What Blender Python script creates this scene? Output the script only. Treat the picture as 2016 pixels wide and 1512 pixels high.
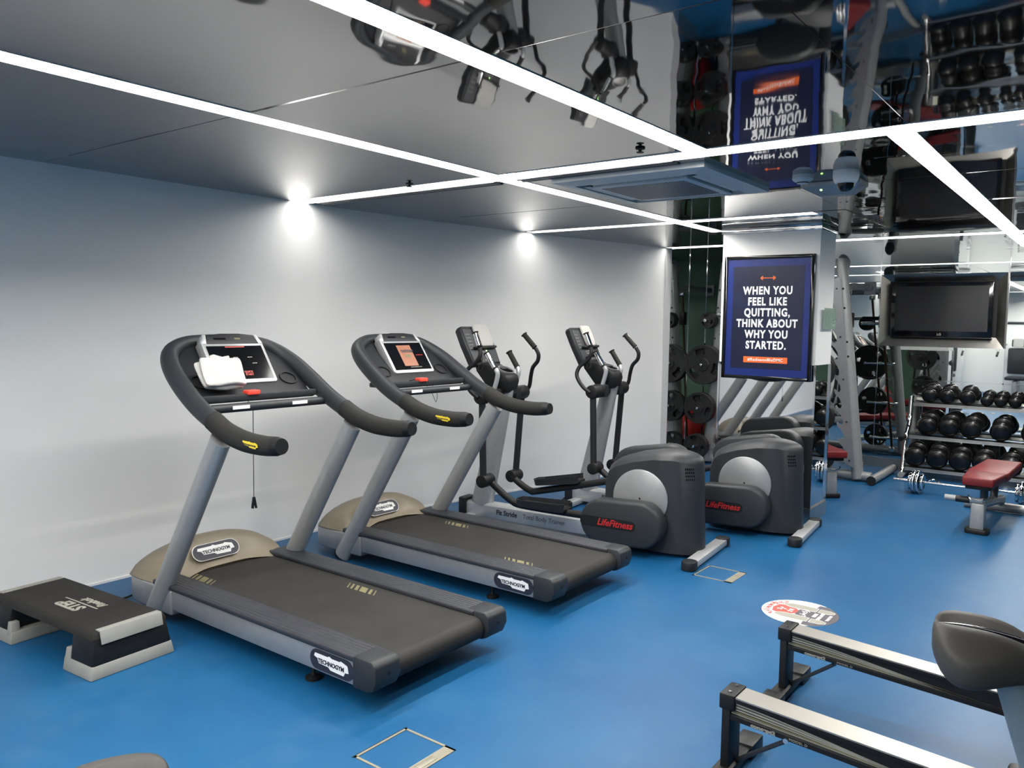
import bpy, bmesh, math, random
from mathutils import Matrix, Vector
random.seed(7)
for o in list(bpy.data.objects): bpy.data.objects.remove(o)
SC = bpy.context.scene
COL = SC.collection
PI = math.pi

# ------------------------------------------------------------------ camera, world, exposure
F_PX, YAW, PITCH, ROLL = 1589.3, math.radians(37.106), math.radians(4.3644), math.radians(0.8717)
fw0 = Vector((math.cos(YAW), math.sin(YAW), 0)); rt0 = Vector((math.sin(YAW), -math.cos(YAW), 0)); up0 = Vector((0, 0, 1))
fw = fw0*math.cos(PITCH) - up0*math.sin(PITCH)
up1 = up0*math.cos(PITCH) + fw0*math.sin(PITCH)
rt = rt0*math.cos(ROLL) + up1*math.sin(ROLL)
up = up1*math.cos(ROLL) - rt0*math.sin(ROLL)
cd = bpy.data.cameras.new('camera'); cam = bpy.data.objects.new('camera', cd); COL.objects.link(cam)
cd.sensor_width = 36.0; cd.lens = F_PX/2016*36.0; cd.clip_start = 0.05; cd.clip_end = 100
cam.matrix_world = Matrix(((rt.x, up.x, -fw.x, 0), (rt.y, up.y, -fw.y, 0), (rt.z, up.z, -fw.z, 1.6), (0, 0, 0, 1)))
SC.camera = cam
w = bpy.data.worlds.new('world'); SC.world = w; w.use_nodes = True
w.node_tree.nodes['Background'].inputs[0].default_value = (0.02, 0.022, 0.025, 1)
vs = SC.view_settings
vs.view_transform = 'Standard'; vs.look = 'None'; vs.gamma = 1.0; vs.exposure = 0.0; vs.use_curve_mapping = False
LED = 57.0          # radiance of the lengthwise LED strips
LED_X = 12.5        # radiance of the cross strips
CH = 2.44           # ceiling height

# ------------------------------------------------------------------ materials
def srgb(r, g, b):
    f = lambda c: (c/255/12.92 if c/255 <= .04045 else ((c/255+.055)/1.055)**2.4)
    return (f(r), f(g), f(b), 1)
def pm(name, col, rough=.5, metal=0., var=.08, vscale=8., bump=0., bscale=60., spec=.5, coat=0.):
    m = bpy.data.materials.new(name); m.use_nodes = True
    nt = m.node_tree; N = nt.nodes; L = nt.links; b = N['Principled BSDF']
    b.inputs['Roughness'].default_value = rough; b.inputs['Metallic'].default_value = metal
    b.inputs['Specular IOR Level'].default_value = spec
    if coat: b.inputs['Coat Weight'].default_value = coat; b.inputs['Coat Roughness'].default_value = .12
    tc = N.new('ShaderNodeTexCoord')
    n = N.new('ShaderNodeTexNoise'); n.inputs['Scale'].default_value = vscale; n.inputs['Detail'].default_value = 5
    L.new(tc.outputs['Object'], n.inputs['Vector'])
    r = N.new('ShaderNodeValToRGB'); r.color_ramp.elements[0].position = .3; r.color_ramp.elements[1].position = .7
    r.color_ramp.elements[0].color = tuple(c*(1-var) for c in col[:3])+(1,)
    r.color_ramp.elements[1].color = tuple(min(1, c*(1+var)) for c in col[:3])+(1,)
    L.new(n.outputs['Fac'], r.inputs['Fac']); L.new(r.outputs['Color'], b.inputs['Base Color'])
    if bump:
        n2 = N.new('ShaderNodeTexNoise'); n2.inputs['Scale'].default_value = bscale; n2.inputs['Detail'].default_value = 3
        L.new(tc.outputs['Object'], n2.inputs['Vector'])
        bp = N.new('ShaderNodeBump'); bp.inputs['Strength'].default_value = bump; bp.inputs['Distance'].default_value = .004
        L.new(n2.outputs['Fac'], bp.inputs['Height']); L.new(bp.outputs['Normal'], b.inputs['Normal'])
    return m
def em(name, col, s):
    m = bpy.data.materials.new(name); m.use_nodes = True; nt = m.node_tree
    b = nt.nodes['Principled BSDF']; b.inputs['Base Color'].default_value = (.8, .8, .8, 1)
    b.inputs['Emission Color'].default_value = col; b.inputs['Emission Strength'].default_value = s
    return m
M = {}
M['wall'] = pm('white_paint', (.80, .80, .79, 1), .55, var=.012, vscale=2, bump=.06, bscale=45)
M['greenwall'] = pm('green_paint', srgb(70, 104, 84), .5, var=.05, vscale=1.5)
M['led'] = em('led_diffuser', (1.0, .972, .92, 1), LED)
M['ledx'] = em('led_cross_diffuser', (1.0, .972, .92, 1), LED_X)
M['chrome'] = pm('polished_chrome', (.72, .72, .73, 1), .07, 1, var=.03)
M['steel'] = pm('brushed_steel', (.50, .48, .44, 1), .3, 1, var=.12, vscale=5)
M['alum'] = pm('anodised_aluminium', (.36, .345, .315, 1), .42, .75, var=.06, vscale=6, bump=.05, bscale=120)
M['silver'] = pm('silver_paint', srgb(150, 152, 154), .34, .45, var=.04, vscale=20)
M['post'] = pm('grey_metallic_paint', srgb(150, 152, 153), .36, .3, var=.04, vscale=25)
M['lsilver'] = pm('light_silver_paint', srgb(186, 188, 190), .3, .4, var=.03, vscale=20)
M['white'] = pm('white_plastic', srgb(225, 226, 226), .4, var=.03)
M['acwhite'] = pm('cream_plastic', srgb(196, 199, 200), .45, var=.03)
M['beige'] = pm('champagne_plastic', srgb(126, 117, 101), .42, .12, var=.03, vscale=30, spec=.35)
M['black'] = pm('black_plastic', srgb(22, 23, 25), .5, var=.12, vscale=30, spec=.3)
M['gblack'] = pm('gloss_black', srgb(14, 15, 18), .1, var=.1)
M['char'] = pm('charcoal_plastic', srgb(40, 43, 47), .48, var=.06, vscale=20, bump=.05, bscale=300, spec=.35)
M['char2'] = pm('dark_charcoal_plastic', srgb(32, 34, 38), .48, var=.06, vscale=20, spec=.3)
M['belt'] = pm('belt_rubber', srgb(44, 43, 42), .6, var=.14, vscale=5, bump=.08, bscale=400, spec=.2)
M['foam'] = pm('foam_grip', srgb(36, 36, 35), .7, var=.08, vscale=40, bump=.25, bscale=400, spec=.25)
M['rub'] = pm('black_rubber', srgb(24, 24, 25), .45, var=.15, vscale=18, bump=.1, bscale=150, spec=.4)
M['dkgrey'] = pm('dark_grey_metal', srgb(60, 63, 68), .35, .3, var=.06)
M['db'] = pm('glossy_black_rubber', srgb(13, 13, 14), .28, var=.12, vscale=18, spec=.5)
M['red'] = pm('red_vinyl', srgb(104, 30, 33), .45, var=.14, vscale=7, bump=.2, bscale=30, spec=.25)
M['redball'] = pm('red_rubber', srgb(200, 45, 45), .4, var=.05)
M['redkey'] = pm('red_plastic', srgb(225, 75, 60), .4, var=.05)
M['redtext'] = pm('red_print', srgb(172, 30, 34), .5, var=.03)
M['yellow'] = pm('yellow_plastic', srgb(230, 200, 45), .45, var=.05)
M['mark'] = pm('worn_yellow_print', srgb(112, 107, 76), .6, var=.2, vscale=40)
M['towel'] = pm('white_terry', (.54, .53, .51, 1), .9, var=.03, vscale=25, bump=.8, bscale=180, spec=.1)
M['ink'] = pm('dark_print', srgb(38, 40, 52), .5, var=.03)
M['wink'] = pm('white_print', srgb(238, 238, 238), .5, var=.02)
M['gink'] = pm('grey_print', srgb(150, 148, 138), .6, var=.05)
M['poster'] = pm('poster_blue', srgb(22, 40, 106), .35, var=.06, vscale=4, spec=.3, coat=.15)
M['poster2'] = pm('poster_navy', srgb(20, 27, 54), .35, var=.25, vscale=5, spec=.3, coat=.15)
M['orange'] = pm('poster_orange', srgb(232, 104, 40), .4, var=.03)
M['sadd'] = pm('saddle_vinyl', srgb(66, 64, 61), .5, var=.05, vscale=10, bump=.12, bscale=350, spec=.3)
M['bluegrey'] = pm('blue_grey_paint', srgb(118, 134, 142), .4, .2, var=.04)
M['hatch'] = pm('hatch_trim', srgb(142, 137, 122), .45, .3, var=.08)
M['footgrey'] = pm('print_grey', srgb(150, 148, 138), .55, var=.08, vscale=60)
M['stdark'] = pm('print_dark_grey', srgb(84, 82, 88), .5, var=.04)
M['stred'] = pm('print_red', srgb(206, 82, 74), .5, var=.04)
M['rod'] = pm('bronze_rod', srgb(72, 56, 46), .3, .8, var=.05)
M['stepgrey'] = pm('grey_step_plastic', srgb(140, 140, 135), .6, var=.08, vscale=9, spec=.3)
M['ledgreen'] = em('green_indicator', (.35, 1, .15, 1), 6)
M['glass'] = pm('green_glass', srgb(150, 176, 160), .08, var=.03); M['glass'].node_tree.nodes['Principled BSDF'].inputs['Alpha'].default_value = .6

def step_top():
    m = pm('step_top_rubber', srgb(42, 41, 40), .75, var=.06, vscale=12, spec=.15)
    nt = m.node_tree; N = nt.nodes; L = nt.links; b = N['Principled BSDF']
    tc = N.new('ShaderNodeTexCoord'); v = N.new('ShaderNodeTexVoronoi'); v.inputs['Scale'].default_value = 70
    L.new(tc.outputs['Object'], v.inputs['Vector'])
    bp = N.new('ShaderNodeBump'); bp.inputs['Strength'].default_value = .5; bp.inputs['Distance'].default_value = .003
    L.new(v.outputs['Distance'], bp.inputs['Height']); L.new(bp.outputs['Normal'], b.inputs['Normal'])
    return m
M['steptop'] = step_top()
def rail_ridges():
    m = pm('ridged_rail', srgb(52, 54, 60), .46, .1, var=.12, vscale=10, spec=.35)
    nt = m.node_tree; N = nt.nodes; L = nt.links; b = N['Principled BSDF']
    tc = N.new('ShaderNodeTexCoord'); wv = N.new('ShaderNodeTexWave'); wv.bands_direction = 'X'; wv.inputs['Scale'].default_value = 14
    L.new(tc.outputs['Object'], wv.inputs['Vector'])
    bp = N.new('ShaderNodeBump'); bp.inputs['Strength'].default_value = .9; bp.inputs['Distance'].default_value = .006
    L.new(wv.outputs['Fac'], bp.inputs['Height']); L.new(bp.outputs['Normal'], b.inputs['Normal'])
    return m
M['ridge'] = rail_ridges()
def floor_mat():
    m = bpy.data.materials.new('blue_vinyl_floor'); m.use_nodes = True
    nt = m.node_tree; N = nt.nodes; L = nt.links; b = N['Principled BSDF']
    tc = N.new('ShaderNodeTexCoord')
    n = N.new('ShaderNodeTexNoise'); n.inputs['Scale'].default_value = .9; n.inputs['Detail'].default_value = 8; n.inputs['Roughness'].default_value = .6
    L.new(tc.outputs['Object'], n.inputs['Vector'])
    r = N.new('ShaderNodeValToRGB'); r.color_ramp.elements[0].position = .3; r.color_ramp.elements[1].position = .72
    r.color_ramp.elements[0].color = (.004, .066, .178, 1); r.color_ramp.elements[1].color = (.010, .096, .222, 1)
    L.new(n.outputs['Fac'], r.inputs['Fac'])
    # pale scuffs
    n3 = N.new('ShaderNodeTexNoise'); n3.inputs['Scale'].default_value = 2.3; n3.inputs['Detail'].default_value = 9; n3.inputs['Roughness'].default_value = .7
    L.new(tc.outputs['Object'], n3.inputs['Vector'])
    r3 = N.new('ShaderNodeValToRGB'); r3.color_ramp.elements[0].position = .52; r3.color_ramp.elements[1].position = .80
    r3.color_ramp.elements[0].color = (0, 0, 0, 1); r3.color_ramp.elements[1].color = (.5, .5, .5, 1)
    L.new(n3.outputs['Fac'], r3.inputs['Fac'])
    mx = N.new('ShaderNodeMixRGB'); mx.inputs['Color2'].default_value = (.05, .135, .245, 1)
    L.new(r3.outputs['Color'], mx.inputs['Fac']); L.new(r.outputs['Color'], mx.inputs['Color1'])
    # welded seams between the sheets, running along X
    sx = N.new('ShaderNodeSeparateXYZ'); L.new(tc.outputs['Object'], sx.inputs[0])
    col = mx.outputs['Color']
    for y in (1.155, 2.68, -.37):
        c = N.new('ShaderNodeMath'); c.operation = 'COMPARE'; c.inputs[1].default_value = y; c.inputs[2].default_value = .0025
        L.new(sx.outputs['Y'], c.inputs[0])
        mm = N.new('ShaderNodeMixRGB'); mm.inputs['Color2'].default_value = (.012, .08, .22, 1)
        mu = N.new('ShaderNodeMath'); mu.operation = 'MULTIPLY'; mu.inputs[1].default_value = .8 if y < 2 else .35
        L.new(c.outputs[0], mu.inputs[0]); L.new(mu.outputs[0], mm.inputs['Fac']); L.new(col, mm.inputs['Color1']); col = mm.outputs['Color']
    L.new(col, b.inputs['Base Color'])
    b.inputs['Roughness'].default_value = .40; b.inputs['Specular IOR Level'].default_value = .28
    n2 = N.new('ShaderNodeTexNoise'); n2.inputs['Scale'].default_value = 160; n2.inputs['Detail'].default_value = 3
    L.new(tc.outputs['Object'], n2.inputs['Vector'])
    bp = N.new('ShaderNodeBump'); bp.inputs['Strength'].default_value = .12; bp.inputs['Distance'].default_value = .002
    L.new(n2.outputs['Fac'], bp.inputs['Height']); L.new(bp.outputs['Normal'], b.inputs['Normal'])
    return m
M['floor'] = floor_mat()
def mirror(name, col, rough, bstr, bscale, dist=.01, aniso=None):
    m = bpy.data.materials.new(name); m.use_nodes = True
    nt = m.node_tree; N = nt.nodes; L = nt.links; b = N['Principled BSDF']
    b.inputs['Metallic'].default_value = 1; b.inputs['Base Color'].default_value = col; b.inputs['Roughness'].default_value = rough
    tc = N.new('ShaderNodeTexCoord'); mp = N.new('ShaderNodeMapping'); L.new(tc.outputs['Object'], mp.inputs['Vector'])
    if aniso: mp.inputs['Scale'].default_value = aniso
    n = N.new('ShaderNodeTexNoise'); n.inputs['Scale'].default_value = bscale; n.inputs['Detail'].default_value = 1.5
    L.new(mp.outputs['Vector'], n.inputs['Vector'])
    bp = N.new('ShaderNodeBump'); bp.inputs['Strength'].default_value = bstr; bp.inputs['Distance'].default_value = dist
    L.new(n.outputs['Fac'], bp.inputs['Height']); L.new(bp.outputs['Normal'], b.inputs['Normal'])
    return m
M['ceil'] = mirror('mirror_ceiling_panel', (.30, .30, .305, 1), .03, .12, 2.6, .02)
M['mirror'] = mirror('wall_mirror', (.70, .74, .72, 1), .012, .02, .6, .01)
M['pmirror'] = mirror('pillar_mirror', (.74, .75, .75, 1), .02, .05, 2.0, .01)

# ------------------------------------------------------------------ mesh helpers
def catmull(pts, n):
    P = [Vector(p) for p in pts]
    if n <= 1 or len(P) < 3: return P
    out = []
    for i in range(len(P)-1):
        p0 = P[i-1] if i > 0 else P[i]*2-P[i+1]; p1 = P[i]; p2 = P[i+1]; p3 = P[i+2] if i+2 < len(P) else P[i+1]*2-P[i]
        for k in range(n):
            t = k/n
            out.append(.5*((2*p1)+(p2-p0)*t+(2*p0-5*p1+4*p2-p3)*t*t+(3*p1-p0-3*p2+p3)*t**3))
    out.append(P[-1]); return out
def frame(o, u, v):
    """matrix whose local x axis is u, local y axis v, at o"""
    u = Vector(u).normalized(); v = Vector(v); v = (v-u*v.dot(u)).normalized(); n = u.cross(v)
    return Matrix(((u.x, v.x, n.x, o[0]), (u.y, v.y, n.y, o[1]), (u.z, v.z, n.z, o[2]), (0, 0, 0, 1)))
class MB:
    def __init__(s): s.bm = bmesh.new()
    def add(s, t, mat=None, bev=0, seg=2, ang=.5):
        if bev:
            bmesh.ops.recalc_face_normals(t, faces=t.faces)
            es = [e for e in t.edges if len(e.link_faces) == 2 and e.calc_face_angle(0) > ang]
            if es: bmesh.ops.bevel(t, geom=es, offset=bev, segments=seg, affect='EDGES', clamp_overlap=True, profile=.5)
        if mat is not None: bmesh.ops.transform(t, matrix=mat, verts=t.verts)
        bmesh.ops.recalc_face_normals(t, faces=t.faces)
        me = bpy.data.meshes.new('t'); t.to_mesh(me); t.free(); s.bm.from_mesh(me); bpy.data.meshes.remove(me); return s
    def box(s, c, d, bev=0, mat=None, seg=2):
        t = bmesh.new(); bmesh.ops.create_cube(t, size=1)
        for v in t.verts: v.co = Vector((v.co.x*d[0], v.co.y*d[1], v.co.z*d[2]))
        m = Matrix.Translation(c)
        if mat is not None: m = mat @ m
        return s.add(t, m, bev, seg)
    def bb(s, x0, x1, y0, y1, z0, z1, bev=0, mat=None, seg=2):
        return s.box(((x0+x1)/2, (y0+y1)/2, (z0+z1)/2), (x1-x0, y1-y0, z1-z0), bev, mat, seg)
    def prism(s, poly, ax, a0, a1, bev=0, mat=None, seg=2, ang=.5):
        t = bmesh.new()
        def P(p, a):
            return {'x': (a, p[0], p[1]), 'y': (p[0], a, p[1]), 'z': (p[0], p[1], a)}[ax]
        A = [t.verts.new(P(p, a0)) for p in poly]; B = [t.verts.new(P(p, a1)) for p in poly]
        t.faces.new(A); t.faces.new(B[::-1]); n = len(poly)
        for i in range(n): t.faces.new((A[i], B[i], B[(i+1) % n], A[(i+1) % n]))
        return s.add(t, mat, bev, seg, ang)
    def loft(s, rings, caps=True, closed=True, bev=0, mat=None):
        t = bmesh.new(); R = [[t.verts.new(p) for p in r] for r in rings]
        for a, b in zip(R, R[1:]):
            n = len(a)
            for i in range(n if closed else n-1):
                t.faces.new((a[i], a[(i+1) % n], b[(i+1) % n], b[i]))
        if caps: t.faces.new(R[0][::-1]); t.faces.new(R[-1])
        return s.add(t, mat, bev)
    def tube(s, pts, r, seg=14, n=1, oval=None, up=None, caps=True, round_end=False):
        P = catmull(pts, n); k = len(P); rs = r if isinstance(r, (list, tuple)) else [r]*k
        if len(rs) != k:
            rs = [rs[min(len(rs)-1, int(i*(len(rs)-1)/(k-1)))]*(1-((i*(len(rs)-1)/(k-1)) % 1))+rs[min(len(rs)-1, int(i*(len(rs)-1)/(k-1))+1)]*((i*(len(rs)-1)/(k-1)) % 1) for i in range(k)]
        T = []
        for i in range(k):
            d = (P[min(i+1, k-1)]-P[max(i-1, 0)]); T.append(d.normalized())
        a = Vector(up) if up else (Vector((0, 0, 1)) if abs(T[0].z) < .9 else Vector((1, 0, 0)))
        rings = []; nrm = (a-T[0]*a.dot(T[0])).normalized()
        for i in range(k):
            nrm = (nrm-T[i]*nrm.dot(T[i])).normalized(); bn = T[i].cross(nrm)
            ea, eb = (oval if oval else (1, 1))
            rings.append([P[i]+nrm*(rs[i]*ea*math.cos(2*PI*j/seg))+bn*(rs[i]*eb*math.sin(2*PI*j/seg)) for j in range(seg)])
        if round_end:
            def cap(ring, c, d, rr):
                out = []
                for q in (.35, .7, .92):
                    out.append([c+(p-c)*math.sqrt(1-q*q)+d*(rr*q*.9) for p in ring])
                return out
            rings = cap(rings[0], P[0], -T[0], rs[0])[::-1]+rings+cap(rings[-1], P[-1], T[-1], rs[-1])
        return s.loft(rings, caps)
    def cyl(s, p0, p1, r, r1=None, seg=24, bev=0):
        p0 = Vector(p0); p1 = Vector(p1); r1 = r if r1 is None else r1
        d = (p1-p0).normalized(); a = Vector((0, 0, 1)) if abs(d.z) < .9 else Vector((1, 0, 0))
        u = (a-d*a.dot(d)).normalized(); v = d.cross(u)
        R = [[c+u*(q*math.cos(2*PI*j/seg))+v*(q*math.sin(2*PI*j/seg)) for j in range(seg)] for c, q in ((p0, r), (p1, r1))]
        t = bmesh.new(); A = [t.verts.new(p) for p in R[0]]; B = [t.verts.new(p) for p in R[1]]
        t.faces.new(A[::-1]); t.faces.new(B)
        for i in range(seg): t.faces.new((A[i], A[(i+1) % seg], B[(i+1) % seg], B[i]))
        return s.add(t, None, bev, 2, .9)
    def lathe(s, prof, o, d, seg=32, caps=True):
        d = Vector(d).normalized(); o = Vector(o); a = Vector((0, 0, 1)) if abs(d.z) < .9 else Vector((1, 0, 0))
        u = (a-d*a.dot(d)).normalized(); v = d.cross(u)
        rings = [[o+d*h+u*(r*math.cos(2*PI*j/seg))+v*(r*math.sin(2*PI*j/seg)) for j in range(seg)] for r, h in prof]
        return s.loft(rings, caps)
    def ell(s, c, r, seg=24, mat=None):
        t = bmesh.new(); bmesh.ops.create_uvsphere(t, u_segments=seg, v_segments=seg//2, radius=1)
        for v in t.verts: v.co = Vector((c[0]+v.co.x*r[0], c[1]+v.co.y*r[1], c[2]+v.co.z*r[2]))
        return s.add(t, mat)
    def build(s, name, mat, parent=None, ang=35, sub=0):
        me = bpy.data.meshes.new(name); s.bm.to_mesh(me); s.bm.free()
        me.materials.append(M[mat] if isinstance(mat, str) else mat)
        me.polygons.foreach_set('use_smooth', [True]*len(me.polygons)); me.set_sharp_from_angle(angle=math.radians(ang))
        o = bpy.data.objects.new(name, me); COL.objects.link(o)
        if parent: o.parent = parent
        if sub:
            md = o.modifiers.new('smooth', 'SUBSURF'); md.levels = sub; md.render_levels = sub
        return o
def rrect(w, h, r, n=5, cx=0, cy=0):
    out = []
    for (x, y, a0) in ((w/2-r, h/2-r, 0), (-w/2+r, h/2-r, 90), (-w/2+r, -h/2+r, 180), (w/2-r, -h/2+r, 270)):
        for k in range(n+1):
            a = math.radians(a0+90*k/n); out.append((cx+x+r*math.cos(a), cy+y+r*math.sin(a)))
    return out
def circ(r, n=32, cx=0, cy=0, sy=1.): return [(cx+r*math.cos(2*PI*i/n), cy+r*sy*math.sin(2*PI*i/n)) for i in range(n)]
def thing(name, label, cat, loc=(0, 0, 0), rz=0, group=None):
    o = bpy.data.objects.new(name, None); COL.objects.link(o); o.location = loc; o.rotation_euler = (0, 0, math.radians(rz))
    o.empty_display_size = .1; return tag(o, label, cat, group)
def tag(o, label, cat, group=None):
    o['label'] = label; o['category'] = cat
    if group: o['group'] = group
    return o
def struct(o): o['kind'] = 'structure'; return o
def place(o, loc, rz=0): o.location = loc; o.rotation_euler = (0, 0, math.radians(rz)); return o
def bore(o, mb):
    """cut the closed shape mb out of object o"""
    c = mb.build('bore', 'black'); md = o.modifiers.new('b', 'BOOLEAN'); md.operation = 'DIFFERENCE'; md.object = c; md.solver = 'EXACT'
    dg = bpy.context.evaluated_depsgraph_get(); dg.update()
    me = bpy.data.meshes.new_from_object(o.evaluated_get(dg)); o.modifiers.clear(); o.data = me; me.name = o.name
    bpy.data.objects.remove(c); me.set_sharp_from_angle(angle=math.radians(35))
def copy_tree(o, parent=None):
    c = o.copy(); COL.objects.link(c)
    if parent: c.parent = parent
    for ch in [x for x in o.children]: copy_tree(ch, c)
    return c
def text(name, s, mat, parent, mtx, size, shear=0, off=0, ext=.0008, xs=1., align='CENTER', sp=1., rtl=False):
    cu = bpy.data.curves.new(name, 'FONT'); cu.body = s; cu.size = size; cu.extrude = ext; cu.shear = shear; cu.offset = off
    cu.align_x = align; cu.align_y = 'CENTER'; cu.space_character = sp; cu.resolution_u = 3
    t = bpy.data.objects.new(name, cu); COL.objects.link(t)
    dg = bpy.context.evaluated_depsgraph_get(); dg.update()
    me = bpy.data.meshes.new_from_object(t.evaluated_get(dg)); bpy.data.objects.remove(t); bpy.data.curves.remove(cu)
    me.transform(mtx @ Matrix.Diagonal((xs, 1, 1, 1))); me.materials.clear(); me.materials.append(M[mat]); me.name = name
    o = bpy.data.objects.new(name, me); COL.objects.link(o)
    if parent: o.parent = parent
    return o

# ================================================================== the room
WALL = [(-4.1, 4.83), (1.0, 4.82), (4.0, 4.79), (5.1, 4.70), (5.9, 4.57), (6.9, 4.37), (8.12, 4.06)]
poly = WALL+[(8.12, 4.30), (5.1, 5.0), (-4.1, 5.0)]
struct(MB().prism(poly, 'z', 0, CH+.06).build('wall_left', 'wall', ang=20))
b = MB()
for (x0, y0), (x1, y1) in zip(WALL, WALL[1:]):
    b.prism([(x0, y0+.005), (x1, y1+.005), (x1, y1-.008), (x0, y0-.008)], 'z', 0, .014)
struct(b.build('baseboard_left', 'white'))
struct(MB().bb(-4.3, 10.4, -2.9, 5.1, -.05, 0).build('floor', 'floor'))
struct(MB().bb(-4.2, -4.0, -2.9, 5.0, 0, CH+.1).build('wall_rear', 'wall'))
struct(MB().bb(-4.2, 10.2, -2.8, -2.6, 0, CH+.1).build('wall_right', 'greenwall'))
struct(MB().bb(9.95, 10.05, -2.7, 2.95, 0, CH+.02).build('wall_far', 'mirror'))
struct(MB().bb(9.95, 10.05, 2.95, 4.3, 0, CH+.02).build('wall_far_corner', 'greenwall'))
ws = struct(MB().bb(8.125, 10.05, 4.0, 4.1, 0, CH+.02).build('wall_corner', 'mirror'))
b = MB()
for y in (.35, 1.0, 2.26, 2.95): b.bb(9.944, 9.9505, y-.006, y+.006, .12, CH)
b.bb(9.944, 9.9505, -2.6, 2.95, 1.02, 1.032)
struct(b.build('trim_1', 'chrome'))
struct(MB().bb(9.935, 9.951, -2.6, 4.0, 0, .11).build('baseboard_far', 'steel'))
b = MB(); b.bb(8.12, 8.135, 3.985, 4.06, 0, CH)
for x in (8.62, 9.1): b.bb(x-.004, x+.004, 3.994, 4.001, .1, CH)
struct(b.build('trim_2', 'chrome'))
struct(MB().bb(8.13, 9.95, 3.985, 4.001, 0, .1).build('baseboard_corner', 'steel'))

# mirrored ceiling with recessed LED slots
SA, SB, SD = 2.965, 1.70, .82             # lengthwise LED lines (Y)
SX = (3.76, 6.15, 8.17)                   # cross LED lines (X)
DEP = .034
def near_wall(x): 
    for (x0, y0), (x1, y1) in zip(WALL, WALL[1:]):
        if x0 <= x <= x1: return y0+(y1-y0)*(x-x0)/(x1-x0)
    return 4.0
HW, HX = .058, .08
SLOTS = [  # x0, x1, y0, y1, label
    (-3.9, 6.95, SA-HW, SA+HW, 'long LED line nearest the white wall, above the treadmill consoles'),
    (SX[0]-HX, SX[0]+HX, -2.4, near_wall(SX[0])-.002, 'first LED cross line, meeting the white wall above the second treadmill'),
    (-3.9, SX[0]-HX, SB-HW, SB+HW, 'wide LED line running in from the top edge to the first cross line'),
    (SX[0]+HX, 9.6, SD-HW, SD+HW, 'LED line slanting to the right edge from the first cross line'),
    (SX[1]-.066, SX[1]+.066, 1.87, near_wall(SX[1])-.03, 'short LED cross line ending just before the poster pillar'),
    (SX[2]-.09, SX[2]+.09, -2.4, 4.04, 'farthest LED cross line, passing behind the poster pillar'),
    (-3.9, -1.0, .2, .32, 'LED line behind the viewer over the open floor'),  # added lamp, layout invented to brighten the lower white wall
    (-1.12, -1.0, -2.4, 4.8, 'LED cross line behind the viewer, seen only in mirrors'),  # second added lamp, also invented for its light on the wall
]
cx_ = sorted(set([-4.2, -1.4, .3, 2.035, 5.0, 10.1]+[round(v, 4) for q in SLOTS for v in q[:2]]))
cy_ = sorted(set([-2.8, -.4, 5.0]+[round(v, 4) for q in SLOTS for v in q[2:4]]))
owner = {}
for i in range(len(cx_)-1):
    for j in range(len(cy_)-1):
        mx, my = (cx_[i]+cx_[i+1])/2, (cy_[j]+cy_[j+1])/2
        for k, q in enumerate(SLOTS):
            if q[0] < mx < q[1] and q[2] < my < q[3]: owner[(i, j)] = k; break
PX = [-4.2, -1.4, .3, 2.035, SX[0], 5.0, SX[1], SX[2], 10.1]; PY = [-2.8, -.4, SD, SB, SA, 5.0]
G = .003
tilts = {}
rr = random.Random(3)
for i in range(len(PX)):
    for j in range(len(PY)): tilts[(i, j)] = (rr.uniform(-.0022, .0022), rr.uniform(-.0022, .0022) if j < 4 else 0)
def zc(x, y, pi, pj):
    tx, ty = tilts[(pi, pj)]; xc, yc = (PX[pi]+PX[pi+1])/2, (PY[pj]+PY[pj+1])/2
    return CH+(x-xc)*tx+(y-yc)*ty
b = MB()
for i in range(len(cx_)-1):
    for j in range(len(cy_)-1):
        if (i, j) in owner: continue
        x0, x1, y0, y1 = cx_[i], cx_[i+1], cy_[j], cy_[j+1]
        mx, my = (x0+x1)/2, (y0+y1)/2
        pi = max(k for k in range(len(PX)-1) if PX[k] <= mx); pj = max(k for k in range(len(PY)-1) if PY[k] <= my)
        if x0 in PX: x0 += G
        if x1 in PX: x1 -= G
        V = [b.bm.verts.new((x, y, zc(x, y, pi, pj))) for x, y in ((x0, y0), (x0, y1), (x1, y1), (x1, y0))]
        b.bm.faces.new(V)
struct(b.build('ceiling', 'ceil'))
struct(MB().bb(-4.2, 10.1, -2.8, 5.0, CH+.1, CH+.14).build('ceiling_void', 'black'))
for k, q in enumerate(SLOTS):
    c = Vector(((q[0]+q[1])/2, (q[2]+q[3])/2, CH))
    t = thing('ceiling_light', q[4], 'light', c, 0, 'LED lines set in the mirrored ceiling')
    d, h = MB(), MB()
    for (i, j), o in owner.items():
        if o != k: continue
        x0, x1, y0, y1 = cx_[i]-c.x, cx_[i+1]-c.x, cy_[j]-c.y, cy_[j+1]-c.y
        V = [d.bm.verts.new((x, y, DEP)) for x, y in ((x0, y0), (x0, y1), (x1, y1), (x1, y0))]; d.bm.faces.new(V)
        for (di, dj), (a, e) in {(-1, 0): ((x0, y0), (x0, y1)), (1, 0): ((x1, y1), (x1, y0)), (0, -1): ((x1, y0), (x0, y0)), (0, 1): ((x0, y1), (x1, y1))}.items():
            if (i+di, j+dj) in owner: continue
            if dj == 1 and q[3] > 4.0 and abs(cy_[j+1]-q[3]) < .01 and q[3] > 4.1: continue      # open against the white wall
            h.bm.faces.new([h.bm.verts.new((a[0], a[1], DEP)), h.bm.verts.new((e[0], e[1], DEP)), h.bm.verts.new((e[0], e[1], -.003)), h.bm.verts.new((a[0], a[1], -.003))])
    d.build('diffuser', 'ledx' if q[3]-q[2] > 1 else 'led', t); h.build('slot_side', 'white', t)

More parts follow.
